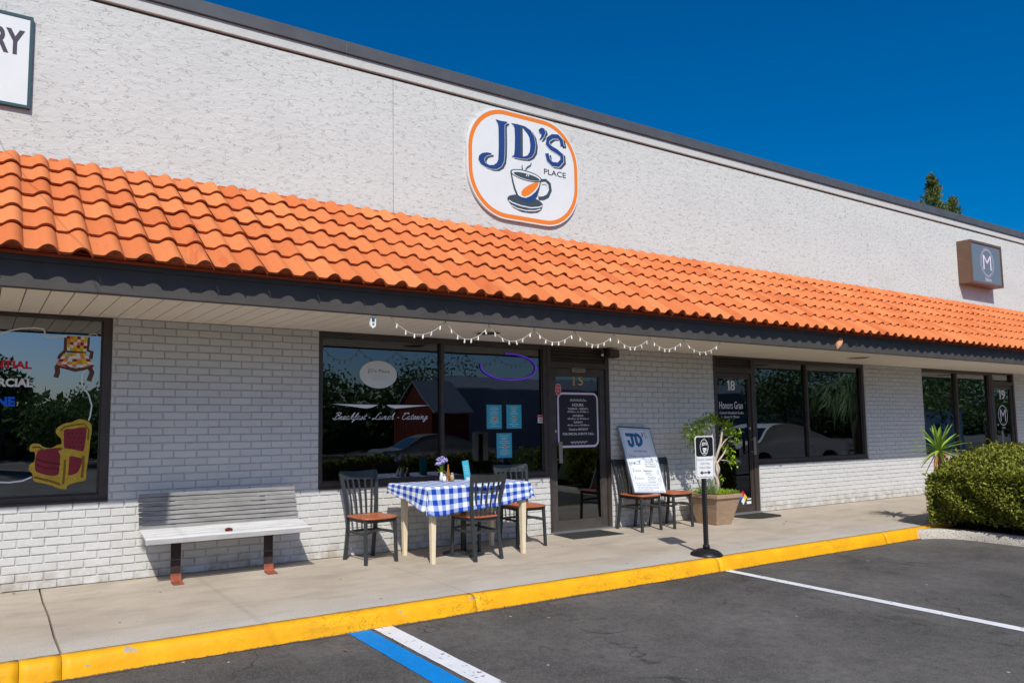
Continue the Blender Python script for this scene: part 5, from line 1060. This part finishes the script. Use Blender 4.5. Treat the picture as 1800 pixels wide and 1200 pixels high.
# ------------------------------------------------------------------ mats
def matobj(pts, lb):
    b = MB(); n = len(pts); top = [(x, y, .008) for x, y in pts]; bot = [(x, y, .0005) for x, y in pts]; b.face(top, 'rubber')
    for i in range(n): b.face([top[i], bot[i], bot[(i+1) % n], top[(i+1) % n]], 'rubber')
    o = b.build('door_mat', bevel=.002); tag(o, lb, 'door mat', 'rubber door mats')
matobj([(5.90, -.42), (6.68, -.44), (6.66, -.06), (5.93, -.05)], 'dark rubber mat in front of cafe door 15')
matobj([(9.08, -.08), (9.12, -.40), (9.28, -.47), (9.72, -.46), (9.84, -.38), (9.86, -.06)], 'brown rounded mat in front of door 18, behind the planter')

# ------------------------------------------------------------------ leaves
def leaf(b, c, d, up_, L_, W_, m, tone, curl=.15):
    d = d.normalized(); s_ = d.cross(up_); s_ = s_.normalized() if s_.length > 1e-3 else d.orthogonal().normalized(); n_ = s_.cross(d)
    m1 = c+d*L_*.35+n_*L_*curl*.6; b.face([c, m1-s_*W_/2, c+d*L_, m1+s_*W_/2], m, tone)
def rv(rng): return Vector((rng.gauss(0, 1), rng.gauss(0, 1), rng.gauss(0, 1))).normalized()
# planter with braided ficus
pl = tag(empty('planter_box', (8.345, -.42, 0)), 'tapered square tan clay planter by door 18, holding the small tree', 'planter')
def frus(b, w0, z0, w1, z1, m):
    vs = [(sx*w/2, sy*w/2, z) for w, z in ((w0, z0), (w1, z1)) for sx, sy in ((-1, -1), (1, -1), (1, 1), (-1, 1))]; b.mesh(vs, [(3, 2, 1, 0), (4, 5, 6, 7), (0, 1, 5, 4), (1, 2, 6, 5), (2, 3, 7, 6), (3, 0, 4, 7)], m)
b = MB(); frus(b, .30, 0, .47, .345, 'planter'); b.build('pot', pl, bevel=.006)
b = MB(); 
for a in ((-.255, .255, -.255, -.22), (-.255, .255, .22, .255), (-.255, -.22, -.22, .22), (.22, .255, -.22, .22)): b.box(a[0], a[1], a[2], a[3], .345, .395, 'planter')
b.build('rim', pl, bevel=.006); b = MB(); b.box(-.225, .225, -.225, .225, .33, .375, 'soil'); b.build('soil', pl)
tr = tag(empty('ficus_tree', (8.40, -.42, .37)), 'small bright green tree with pale twisted trunks growing in the tan planter', 'tree')
b = MB(); rng = random.Random(21); ends = []
def br3(pts, r0, r1):
    P_ = smoothp(pts, 5); n = len(P_); b.tube([tuple(p) for p in P_], [r0+(r1-r0)*i/(n-1) for i in range(n)], 'bark', 7)
br3([(0, 0, 0), (.02, -.02, .15), (-.01, .02, .32), (.03, 0, .48), (.10, -.02, .66), (.14, -.03, .86)], .024, .012)
br3([(.05, .02, 0), (.0, .03, .16), (.05, -.02, .33), (.0, .02, .5), (-.04, .0, .68), (-.02, .01, .84)], .021, .010)
br3([(-.04, .0, 0), (.04, .01, .17), (0, -.03, .30), (.04, .0, .40), (.15, -.02, .52), (.24, 0, .60)], .019, .008)
br3([(-.03, 0, .60), (-.14, .0, .74), (-.30, .0, .82), (-.42, -.02, .80)], .010, .005); br3([(-.02, .01, .84), (-.10, .0, .95), (-.16, .0, 1.0)], .010, .004)
br3([(.05, 0, .52), (.16, -.01, .66), (.30, 0, .74), (.40, 0, .76)], .009, .004); br3([(.12, -.02, .82), (.22, 0, .90), (.34, 0, .88)], .009, .004); br3([(.10, 0, .45), (.22, 0, .44), (.33, 0, .42)], .007, .003)
b.build('trunk', tr)
b = MB(); cl_ = [(-.52, 0, .82, .12, 90), (-.40, -.02, .88, .12, 100), (-.24, 0, .93, .11, 90), (-.06, 0, 1.0, .11, 90), (-.36, 0, .70, .12, 110), (-.20, .02, .74, .12, 90), (-.30, 0, .55, .09, 60), (.05, 0, 1.00, .09, 50),
       (.17, 0, .93, .10, 50), (.30, 0, .91, .10, 70), (.40, -.02, .82, .09, 55), (.43, 0, .70, .08, 45), (.24, 0, .79, .08, 35), (.30, 0, .55, .09, 45), (.36, 0, .42, .08, 50), (.22, 0, .62, .06, 20), (-.10, 0, .30, .05, 15), (.10, 0, .20, .06, 25)]
for (x, y, z, r, n) in cl_:
    for k in range(n):
        p = Vector((x, y, z))+rv(rng)*r*rng.uniform(.25, 1.05)*Vector((1.05, .9, .85)).length/1.62; d = (rv(rng)+Vector((0, 0, -.35))); L_ = rng.uniform(.038, .062); leaf(b, p, d, Vector((0, 0, 1)), L_, L_*.52, 'leaf_bright', min(1, max(0, rng.gauss(.55, .25))))
b.build('crown', tr)
hb = tag(empty('planter_herbs', (8.345, -.42, .37)), 'low green herbs and grey sprigs filling the tan planter round the tree', 'plant')
b = MB(); rng = random.Random(22)
for k in range(1500):
    x, y = rng.uniform(-.235, .25), rng.uniform(-.24, .24); z = .01+rng.random()*.075*(1-.4*abs(x)/.25); p = Vector((x, y, z)); leaf(b, p, rv(rng)+Vector((0, 0, .9)), Vector((0, 1, 0)), rng.uniform(.018, .032), .010, 'leaf_bright', rng.random()*.8)
b.build('foliage', hb)
b = MB()
for k in range(42):
    a = rng.uniform(0, 6.28); c = Vector((-.19+.05*math.cos(a), -.08+.10*math.sin(a), .0)); tip = c+Vector((rng.uniform(-.10, .05), rng.uniform(-.08, .06), rng.uniform(.10, .22))); b.tube([tuple(c), tuple(c.lerp(tip, .5)+Vector((0, 0, .02))), tuple(tip)], .0015, 'leaf_grey', 4)
    for j in range(14):
        p = c.lerp(tip, .2+.8*j/14); leaf(b, p, rv(rng)+Vector((0, 0, .8)), Vector((0, 1, 0)), .026, .008, 'leaf_grey', rng.random())
b.build('sprig', hb)

# ------------------------------------------------------------------ hedge, yucca
hg = tag(empty('clipped_hedge', (10.5, -2.3, -.03)), 'dense clipped green hedge with rounded top in the kerbed island at the right', 'hedge')
b = MB(); rng = random.Random(31); HX0, HX1, HY0, HY1 = -.20, 1.85, -2.75, .26
def hz(x, y): 
    ed = min(1.0, max(0, (x-HX0)/1.7)); ed2 = min(1.0, max(0, (HY1-y)/.30)); return .76+.27*math.sin(ed*math.pi/2)-.14*(1-ed2)**2+.03*math.sin(x*2.7+y*1.9)+.02*math.sin(x*7+2*y)
cnt = 0
def hleaf(p, nrm, dens=1.0):
    L_ = rng.uniform(.028, .052); d = nrm*rng.uniform(.1, .9)+rv(rng)*1.0; leaf(b, p, d, rv(rng), L_, L_*.6, 'leaf_hedge', min(1, max(0, rng.gauss(.48, .36))))
# left face (x = HX0), visible from y = HY1 down to -1.2 local
for k in range(15000):
    y = rng.uniform(-2.2, HY1); z = rng.random()**.8; top = hz(HX0+.05, y); zz = .10+z*(top-.10)
    bulge = .10*math.sin(math.pi*min(1, z))+.03*math.sin(y*6+z*5)+.035*math.sin(y*13-z*9)+(-.10 if z > .88 else 0)*(z-.88)*8
    if (math.sin(y*9.3+2*math.sin(zz*7))+math.sin(zz*12+y*5)) < -.9 and rng.random() < .85: depth = rng.uniform(.06, .18)
    else: depth = abs(rng.gauss(0, .05))
    hleaf(Vector((HX0+.12-bulge+depth+(.22*max(0, .30-z)), y, zz)), Vector((-1, 0, .35)))
for k in range(15000):   # top
    x = HX0+.02+(HX1-HX0)*rng.random()**1.1; y = rng.uniform(-2.6, HY1); z = hz(x, y)-abs(rng.gauss(0, .025)); hleaf(Vector((x, y, z)), Vector((-.15, 0, 1)))
for k in range(5000):
    y = rng.uniform(-2.6, HY1); z = rng.uniform(.08, hz(HX1, y)); hleaf(Vector((HX1-.02-abs(rng.gauss(0, .04)), y, z)), Vector((1, 0, .2)))
for k in range(9000):    # wall-side face
    x = rng.uniform(HX0, HX1); z = rng.uniform(.08, hz(x, HY1)); hleaf(Vector((x, HY1-.02-abs(rng.gauss(0, .03)), z)), Vector((0, 1, .2)))
for k in range(150):   # stray shoots above the clipped line
    x = HX0+(HX1-HX0)*rng.random()**1.3; y = rng.uniform(-2.2, HY1); z = hz(x, y)-.02; tip = Vector((x+rng.uniform(-.05, .05), y+rng.uniform(-.05, .05), z+rng.uniform(.03, .11)))
    b.tube([(x, y, z), tuple(tip)], .0018, 'leaf_hedge', 4)
    for j in range(4): hleaf(Vector((x, y, z)).lerp(tip, .4+.2*j), Vector((0, 0, 1)))
b.build('foliage', hg)
b = MB()    # dark twiggy heart
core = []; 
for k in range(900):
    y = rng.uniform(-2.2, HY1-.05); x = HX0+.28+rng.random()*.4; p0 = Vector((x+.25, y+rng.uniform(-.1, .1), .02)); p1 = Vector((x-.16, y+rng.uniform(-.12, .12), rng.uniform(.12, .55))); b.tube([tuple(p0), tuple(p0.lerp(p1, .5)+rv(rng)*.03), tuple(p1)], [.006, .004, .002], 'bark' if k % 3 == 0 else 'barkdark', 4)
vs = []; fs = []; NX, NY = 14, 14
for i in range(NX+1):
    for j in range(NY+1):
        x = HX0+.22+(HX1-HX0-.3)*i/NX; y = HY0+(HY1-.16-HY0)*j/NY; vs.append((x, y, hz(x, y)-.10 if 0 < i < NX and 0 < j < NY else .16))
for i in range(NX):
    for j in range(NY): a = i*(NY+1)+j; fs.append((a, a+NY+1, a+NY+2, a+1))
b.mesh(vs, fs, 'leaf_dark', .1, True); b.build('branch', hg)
yu = tag(empty('yucca_plant', (10.88, -1.98, -.03)), 'spiky yellow-green yucca standing behind the corner of the hedge', 'plant')
b = MB(); b.tube([(0, 0, 0), (.01, 0, .5), (-.02, 0, .93)], [.045, .035, .03], 'bark', 8); b.build('trunk', yu)
b = MB(); rng = random.Random(41); cc = Vector((-.02, 0, .97))
for k in range(44):
    az = k*2.39996; el = R(78-150*(k/44)**1.1); d = Vector((math.cos(az)*math.cos(el), math.sin(az)*math.cos(el), math.sin(el))); L_ = rng.uniform(.33, .46)*(1 if el > -.4 else .7); s_ = d.cross(Vector((0, 0, 1))).normalized()*.022; n_ = s_.normalized().cross(d)
    p1 = cc+d*L_*.35+n_*.004; p2 = cc+d*L_*.72-Vector((0, 0, .02)); p3 = cc+d*L_-Vector((0, 0, .05)); m_ = 'leaf_yucca' if el > -.6 else 'leaf_dry'; tn = rng.random()
    for q0, q1, w0, w1 in ((cc, p1, .6, 1.0), (p1, p2, 1.0, .75), (p2, p3, .75, .05)):
        b.face([q0-s_*w0, q0-n_*.006, q1-n_*.006, q1-s_*w1], m_, tn); b.face([q0-n_*.006, q0+s_*w0, q1+s_*w1, q1-n_*.006], m_, tn*.8)
b.build('leaf_rosette', yu)

# ------------------------------------------------------------------ fairy lights
fl = tag(empty('string_lights', (0, 0, 0)), 'string of small white bulbs looped in swags along the soffit edge', 'string lights')
hk = [(3.026, 2.262), (3.60, 2.247), (4.085, 2.236), (4.63, 2.232), (5.16, 2.240), (5.70, 2.242), (6.24, 2.240), (6.78, 2.240), (7.40, 2.232)]
b = MB(); bulbs = []; YL = FY-.024+.045; sags = [.125, .125, .11, .095, .10, .10, .095, .10, .09]
M['wire'] = mat("white_wire", (0.62, 0.60, 0.52), 0.6, 0.3); M['bulb'] = mat("white_bulb", (0.80, 0.78, 0.70), 0.3, 0.5); M['hook'] = mat("hook", (0.06, 0.05, 0.05), 0.5, 0.4)
b.tube([(2.875, YL, 2.225), (2.90, YL, 2.255), (2.96, YL, 2.262), (3.026, YL, 2.262)], .0028, 'wire', 5); rng = random.Random(51)
for i in range(len(hk)-1):
    (xa, za), (xb, zb) = hk[i], hk[i+1]; pts = []; sg_ = sags[i]
    for k in range(13):
        t = k/12; pts.append((xa+(xb-xa)*t, YL+.01*math.sin(t*3), za+(zb-za)*t-sg_*4*t*(1-t)-.015*math.sin(math.pi*t)+rng.uniform(-.002, .002)))
    b.tube(pts, .0026, 'wire', 5)
    for k in range(1, 7):
        t = (k-.15)/6.4; j = int(t*12); p = Vector(pts[j]).lerp(Vector(pts[j+1]), t*12-j); bulbs.append(p)
b.build('wire', fl)
for x, z in hk:
    b = MB(); b.tube([(x, YL, 2.268), (x-.004, YL-.006, z+.004), (x+.006, YL-.004, z-.010), (x+.010, YL, z)], .0018, 'hook', 5); b.build('hook', fl)
b = MB(); b.lathe([(.0040, 0), (.0050, -.008), (.0085, -.030), (.0075, -.038), (.001, -.041)], (0, 0, 0), 'bulb', 8); b0 = b.build('bulb', fl)
for i, p in enumerate(bulbs):
    o = b0 if i == 0 else b0.copy()
    if i: COL.objects.link(o); o.parent = fl
    o.location = p; o.rotation_euler = (rng.uniform(-.2, .2), rng.uniform(-.35, .35), 0)
b = MB(); pts = rrect(0, 0, .052, .088, .014, 4); nn = len(pts); vs = [(p[0], -.011, p[1]) for p in pts]+[(p[0], .011, p[1]) for p in pts]; b.mesh(vs, [tuple(range(nn)), tuple(range(2*nn-1, nn-1, -1))]+[(i, nn+i, nn+(i+1) % nn, (i+1) % nn) for i in range(nn)], 'salt'); b.box(-.014, .014, -.013, -.011, .0, .030, 'slate'); b.box(-.010, .010, -.0125, -.011, -.030, -.010, 'alu'); b.tube([(0, 0, .044), (.004, 0, .066)], .002, 'hook', 5); b.lathe([(.012, -.056), (.014, -.044)], (0, 0, 0), 'salt', 10)
o = b.build('control_box', fl); o.location = (2.862, YL, 2.198)

# ------------------------------------------------------------------ small fixtures
fx = tag(empty('flood_light', (6.93, -.02, 2.20)), 'rusty brown floodlight at the top right corner of the cafe door frame', 'lamp')
b = MB(); b.box(-.10, .09, -.10, .02, -.055, .045, 'rustdark'); b.build('housing', fx, bevel=.012); b = MB(); b.box(-.085, .075, -.112, -.10, -.042, .032, 'bronze2'); b.build('lens', fx); b = MB(); b.tube([(-.15, -.04, .05), (-.15, -.04, -.02)], .016, 'hook', 10); b.lathe([(.014, -.04), (.018, -.02), (.012, -.0)], (-.15, -.04, 0), 'bulb', 10); b.build('sensor', fx)
b = MB(); NP = 14; vs = []; fs = []
for i in range(NP+1):
    t = i/NP
    for j in range(7):
        a = -1+2*j/6; w_ = .048*math.sin(math.pi*min(1, .12+.88*(1-t)))**.7; vs.append((.05+.09*(t**1.2)+a*w_, -.055*(1-a*a)*math.sin(math.pi*(.15+.8*(1-t)))-.002, .165*t-.005+.01*a*a))
for i in range(NP):
    for j in range(6): q_ = i*7+j; fs.append((q_, q_+1, q_+8, q_+7))
b.mesh(vs, fs, 'orangeshell', sm=True); o = b.build('shell_ornament', loc=(9.66, FY-.022, 2.262)); s2 = o.modifiers.new('s', 'SOLIDIFY'); s2.thickness = .008; tag(o, 'small curved terracotta shell hanging on the dark fascia above the unit 18 window', 'ornament')
# fallen leaves
rng = random.Random(61)
for x, y, z, lb in ((8.05, -.55, .004, 'dry orange leaf on the sidewalk left of the planter'), (9.0, -.95, .004, 'small brown leaf on the sidewalk in front of the planter'), (9.25, -.86, .004, 'small tan leaf on the sidewalk near the door 18 mat'), (11.0, -1.0, .004, 'dark dry leaf on the sidewalk near the yucca shadow'), (2.1, -2.45, -.112, 'yellow leaf on the asphalt left of the blue line'), (3.62, -2.12, -.112, 'reddish leaf lying against the yellow kerb'), (.28, -.10, .004, 'green leaf at the foot of the wall left of the bench'), (6.5, -.25, .012, 'pale leaf lying on the rubber mat of the cafe door')):
    b = MB(); a = rng.uniform(0, 6.28); d = Vector((math.cos(a), math.sin(a), .15)); sc_ = .05 if lb.startswith('dry') else .028
    leaf(b, Vector((0, 0, .003)), d, Vector((0, 0, 1)), sc_*1.4, sc_*.7, 'leaf_dry' if 'green' not in lb else 'leaf_grey', rng.random(), .25); o = b.build('fallen_leaf', loc=(x, y, z)); tag(o, lb, 'leaf', 'fallen leaves')
# ------------------------------------------------------------------ trees behind the roof
def conifer(x, y, H, r, lb, seed, zmin=7.0):
    t = tag(empty('conifer_tree', (x, y, GZ)), lb, 'tree', 'conifers behind the plaza roof'); rng = random.Random(seed)
    b = MB(); b.tube([(0, 0, 0), (.05, 0, H*.5), (0, 0, H-.1)], [.22, .13, .02], 'barkdark', 8); b.build('trunk', t)
    b = MB(); z = zmin
    while z < H:
        f = (H-z)/(H-5.0); L_ = r*f**1.0+.07
        for k in range(11):
            a = rng.uniform(0, 6.28); d = Vector((math.cos(a), math.sin(a), rng.uniform(.25, .8))).normalized(); e = L_*rng.uniform(.55, 1.15)
            for j in range(int(14+e*26)):
                u = rng.random()**.7; p = Vector((0, 0, z))+d*e*u+rv(rng)*.10; leaf(b, p, d+rv(rng)*.8+Vector((0, 0, .6)), rv(rng), rng.uniform(.12, .22), .055, 'leaf_conifer', min(1, max(0, rng.gauss(.5, .28))))
        z += .26
    for k in range(60): leaf(b, Vector((rng.gauss(0, .03), rng.gauss(0, .03), H-.5+rng.random()*.75)), rv(rng)+Vector((0, 0, 1.2)), rv(rng), .14, .04, 'leaf_conifer', rng.random())
    b.build('crown', t)
conifer(38.3, 10, 12.75, 2.5, 'taller conifer tip rising behind the parapet at the upper right', 71)
conifer(40.2, 10, 11.95, 2.2, 'shorter conifer tip right of the taller one behind the parapet', 72)

# ------------------------------------------------------------------ across the car park (seen in the window glass)
def tree(x, y, H, r, lb, seed, n=2600, name='shade_tree'):
    t = tag(empty(name, (x, y, gz(y))), lb, 'tree', 'trees across the car park'); rng = random.Random(seed)
    b = MB(); b.tube([(0, 0, 0), (.1, 0, H*.3), (0, .1, H*.6)], [.2, .15, .08], 'barkdark', 8); b.build('trunk', t)
    b = MB(); cs = [(Vector((rng.uniform(-.6, .6)*r, rng.uniform(-.6, .6)*r, H*.62+rng.uniform(-.28, .28)*H)), r*rng.uniform(.35, .6)) for k in range(11)]
    for k in range(n):
        c, rr = rng.choice(cs); p = c+rv(rng)*rr*rng.uniform(.6, 1.05); p.z = max(p.z, .6); L_ = rng.uniform(.16, .30); leaf(b, p, rv(rng), rv(rng), L_, L_*.55, 'leaf_tree', rng.random())
    b.build('crown', t)
TL = ['round green tree at the far left of the row mirrored in the left shop window', 'tallest tree mirrored in the left shop window', 'small tree between the two big ones mirrored in the left shop window', 'broad tree mirrored at the right of the left shop window',
 'low bushy tree mirrored at the left edge of the cafe window', 'wide tree mirrored behind the oval decal of the cafe window', 'tree mirrored left of the red shed in the cafe window', 'tree rising behind the red shed in the cafe window', 'tree top rising over the grey neighbour roof in the cafe window',
 'tall tree mirrored in the left pane of the unit 19 window', 'tallest tree mirrored in the right pane of the unit 19 window', 'far tree mirrored in the unit 18 window beside the palm', 'near tree mirrored in the right pane of the unit 18 window', 'tree mirrored behind the pale wall in the unit 19 window', 'tree mirrored right of the pale wall in the unit 19 window', 'big tree mirrored high in the unit 19 window', 'big tree mirrored in the unit 19 door']
for i, (x, y, H, r) in enumerate([(-9, -26, 3.8, 2.4), (-4.5, -30, 4.0, 2.6), (.6, -27, 4.7, 1.5), (3.6, -30, 3.5, 2.2), (6, -28, 4.0, 2.6), (9.5, -27, 4.6, 2.8), (12.6, -26, 5.0, 2.5), (15.2, -31, 4.6, 2.6), (24, -33, 5.2, 3.0), (52, -24, 7, 3.4), (57, -18, 7.5, 3.6), (47, -30, 7, 3.6), (36, -16.5, 5.4, 2.6), (44, -14, 5.5, 2.6), (50, -13, 6.0, 3.0), (64, -22, 8, 4.2), (76, -16, 8, 4.2)]):
    tree(x, y, H, r, TL[i], 80+i)
b = MB(); rng = random.Random(77)
for k in range(15000):
    x = rng.uniform(-45, 170); y = -36+rng.uniform(-1.5, 1.5); z = rng.random()**.8*(2.7+.7*math.sin(x*.35)+.4*math.sin(x*1.1)+(1.0 if x > 6 else 0))-.4; leaf(b, Vector((x, y, z)), rv(rng), rv(rng), rng.uniform(.5, .9), .4, 'leaf_tree', rng.random())
b.box(-45, 170, -38, -36.8, gz(-30), 2.2, 'leaf_dark'); tag(b.build('distant_woods'), kind='stuff')
nb = tag(empty('neighbour_building', (30, -20, gz(-20))), 'low grey stucco building across the car park, mirrored in the cafe glass', 'building')
b = MB(); b.box(-12.6, 14, -2.2, 0, 0, 3.28, 'wallgrey'); b.build('wall', nb); b = MB(); b.box(-12.7, 14.1, -2.3, .06, 3.28, 3.34, 'white'); b.build('coping', nb)
b = MB(); b.mesh([(-12, -.3, 3.35), (14, -.3, 3.35), (14, -1.8, 3.95), (-12, -1.8, 3.95), (-12, -2.3, 3.35), (14, -2.3, 3.35)], [(0, 1, 2, 3), (3, 2, 5, 4)], 'metalroof'); b.build('roof', nb)
pw = tag(empty('pale_shed', (43.6, -12.5, gz(-12))), 'low pale blue-white flat walled shed across the car park, mirrored in the unit 19 window', 'shed')
b = MB(); b.box(-2.6, 2.4, -2, 0, 0, 2.15, 'roofwhite'); b.build('wall', pw); b = MB(); b.box(-2.7, 2.5, -2.1, .1, 2.15, 2.25, 'metalroof'); b.build('roof', pw)
bn_ = tag(empty('red_barn', (15.5, -19.5, gz(-20))), 'red sided gabled shed with metal roof across the car park, mirrored in the cafe glass', 'shed')
b = MB(); n = 14
for i in range(n):
    yy = -1.5+3.0*i/n; hh = 2.25+1.15*(1-abs((yy+.1)/1.5)); b.box(-.03, 0, yy+.012, yy+3.0/n-.012, 0, hh, 'barnred')
b.box(0, 1.8, -1.5, 1.5, 0, 2.25, 'barnred'); b.build('wall', bn_); b = MB(); b.mesh([(-.1, 1.7, 2.15), (1.9, 1.7, 2.15), (1.9, 0, 3.48), (-.1, 0, 3.48), (-.1, -1.7, 2.15), (1.9, -1.7, 2.15)], [(0, 1, 2, 3), (3, 2, 5, 4)], 'metalroof'); o = b.build('roof', bn_); m_ = o.modifiers.new('s', 'SOLIDIFY'); m_.thickness = .08
fh = tag(empty('far_hedge', (10.6, -12.2, gz(-12))), 'low clipped hedge on an island across the car park, mirrored in the cafe glass', 'hedge'); b = MB(); rng = random.Random(95)
for k in range(5200):
    x, y = rng.uniform(-3.4, 3.2), rng.uniform(-.6, .6); z = rng.uniform(.05, .8); 
    if rng.random() < .6: y = .6
    leaf(b, Vector((x, y, z)), rv(rng), rv(rng), .13, .08, 'leaf_hedge', rng.random())
b.box(-3.3, 3.1, -.5, .5, 0, .7, 'leaf_dark'); b.build('foliage', fh)
b = MB(); b.box(7.2, 14.2, -11.3, -11.1, gz(-11.2)-.1, gz(-11.2)+.13, 'kerb_yellow'); tag(b.build('far_kerb'), kind='structure')
fh = tag(empty('near_hedge', (13.7, -8.2, gz(-8.2))), 'clipped hedge behind the camera, mirrored low in the cafe door', 'hedge'); b = MB()
for k in range(5200):
    x, y = rng.uniform(-1.55, 1.55), rng.uniform(-.6, .6); z = rng.uniform(.05, 1.0)
    if rng.random() < .6: y = .6
    leaf(b, Vector((x, y, z)), rv(rng), rv(rng), .10, .06, 'leaf_hedge', rng.random())
b.box(-1.5, 1.5, -.5, .5, 0, .9, 'leaf_dark'); b.build('foliage', fh)
# cars: a side profile swept across with rounded shoulders
def car(x, y, rz, m, lb, L_=4.6, name='parked_car'):
    c = tag(empty(name, (x, y, gz(y)), R(rz)), lb, 'car', 'cars parked across the lot'); prof_ = [(-2.25, .35, .85), (-2.28, .62, .86), (-2.15, .84, .86), (-1.45, .93, .84), (-.75, 1.32, .66), (-.1, 1.42, .62), (.55, 1.36, .62), (1.5, 1.02, .80), (2.1, .93, .84), (2.27, .70, .84), (2.25, .35, .85)]
    b = MB(); P_ = smoothp([Vector((p[0], p[1], p[2])) for p in prof_], 5); n = len(P_); vs = []
    for sgn in (-1, 1):
        for p in P_: vs.append((p.x, sgn*p.z, p.y))
        for p in P_: vs.append((p.x, sgn*.90, min(p.y, .80)))
        for p in P_: vs.append((p.x*.99, sgn*.86, .28))
    fs = []
    for k, s0 in ((0, 1), (3*n, -1)):
        for i in range(n-1): fs += [(k+i, k+i+1, k+n+i+1, k+n+i), (k+n+i, k+n+i+1, k+2*n+i+1, k+2*n+i)]
    for i in range(n-1): fs.append((i, 3*n+i, 3*n+i+1, i+1))
    b.mesh(vs, fs, m, sm=True); b.build('body', c)
    b = MB()
    for sgn in (-1, 1):
        b.mesh([(-1.25, sgn*.80, .93), (-.66, sgn*.69, 1.26), (-.05, sgn*.655, 1.34), (.5, sgn*.655, 1.29), (1.25, sgn*.79, .97)], [(0, 1, 2, 3, 4)], 'cardark')
    b.mesh([(-1.40, -.72, .965), (-.80, -.58, 1.305), (-.80, .58, 1.305), (-1.40, .72, .965)], [(0, 1, 2, 3)], 'cardark'); b.mesh([(1.48, -.70, 1.04), (.62, -.56, 1.36), (.62, .56, 1.36), (1.48, .70, 1.04)], [(0, 1, 2, 3)], 'cardark'); b.build('window', c)
    for wx in (-1.4, 1.38):
        for wy in (-.86, .86):
            b = MB(); b.lathe([(.20, -.10), (.33, -.10), (.335, -.06), (.335, .06), (.33, .10), (.20, .10)], (0, 0, 0), 'tyre', 24); o = b.build('wheel', c); o.location = (wx, wy, .335); o.rotation_euler.x = R(90)
            b2 = MB()
            for k in range(5): a = 2*math.pi*k/5; b2.bar((0, 0, 0), (.21*math.cos(a), .21*math.sin(a), 0), .05, .20, 'carsilver')
            b2.lathe([(.21, -.09), (.23, -.09), (.23, .09), (.21, .09)], (0, 0, 0), 'carsilver', 20); o2 = b2.build('rim', o)
    return c
car(19.7, -6.3, 4, 'carwhite', 'pale sedan parked beyond the hedge, mirrored in door 18')
car(14.0, -15.4, 12, 'carsilver', 'silver sedan across the car park, mirrored in the cafe window')
pm = tag(empty('palm_tree', (28.5, -8.6, gz(-8.6))), 'drooping palm beside the car park, mirrored in the unit 18 window', 'palm'); b = MB(); b.tube([(0, 0, 0), (.05, 0, 2.6)], [.18, .15], 'barkdark', 10); b.build('trunk', pm); b = MB(); rng = random.Random(99)
for k in range(34):
    a = rng.uniform(0, 6.28); e0 = rng.uniform(-.2, 1.1); d = Vector((math.cos(a), math.sin(a), e0)).normalized(); p0 = Vector((0, 0, 2.6)); st_ = p0+d*rng.uniform(.7, 1.2)
    for j in range(26):
        f = rv(rng)*.8+d; f.z -= .5; f.normalize(); L_ = rng.uniform(.5, 1.0); e = st_+f*L_+Vector((0, 0, -.35)); s_ = f.cross(Vector((0, 0, 1))).normalized()*.018; mid_ = st_+f*L_*.5
        b.face([st_-s_, mid_-s_, mid_+s_, st_+s_], 'leaf_grey', rng.random()); b.face([mid_-s_, e, mid_+s_], 'leaf_grey', rng.random())
b.build('frond', pm)
# added panel on a cable, out of view, placed to shade the bench's left end
P0 = Vector((1.318, -.17, .64)); hd = P0-Vector((.53, 1.0, -1.18))*2.9
hs_ = tag(empty('bench_shade_panel', (hd.x, hd.y, hd.z)), 'small dark panel on a thin cable, added out of view to shade the bench', 'sign')
b = MB(); b.box(-.135, .135, -.012, .012, -.20, .20, 'black'); b.build('panel', hs_, bevel=.003); b = MB(); b.tube([(0, -hd.y-.01, .26), (0, 0, .22), (0, -11, .26)], .0025, 'black', 5); b.build('cable', hs_)
b = MB(); b.tube([(-.2, -14.1, GZ), (-.2, -14.1, 4.6)], .06, 'barkdark', 10); tag(b.build('shade_panel_post'), 'added unseen post behind the camera that carries the shade panel cable', 'post')  # added only to hold the shading panel's cable
# overhead wires, mirrored as thin lines in the glass
b = MB()
for k, (z, y) in enumerate(((6.2, -24), (5.7, -24.3), (5.2, -24.1))): b.tube([(-30+i*6, y, z-.4*math.sin(math.pi*((i*6) % 42)/42)) for i in range(18)], .015, 'black', 4)
tag(b.build('overhead_wires'), 'thin overhead utility wires across the car park, mirrored in the windows', 'wires')
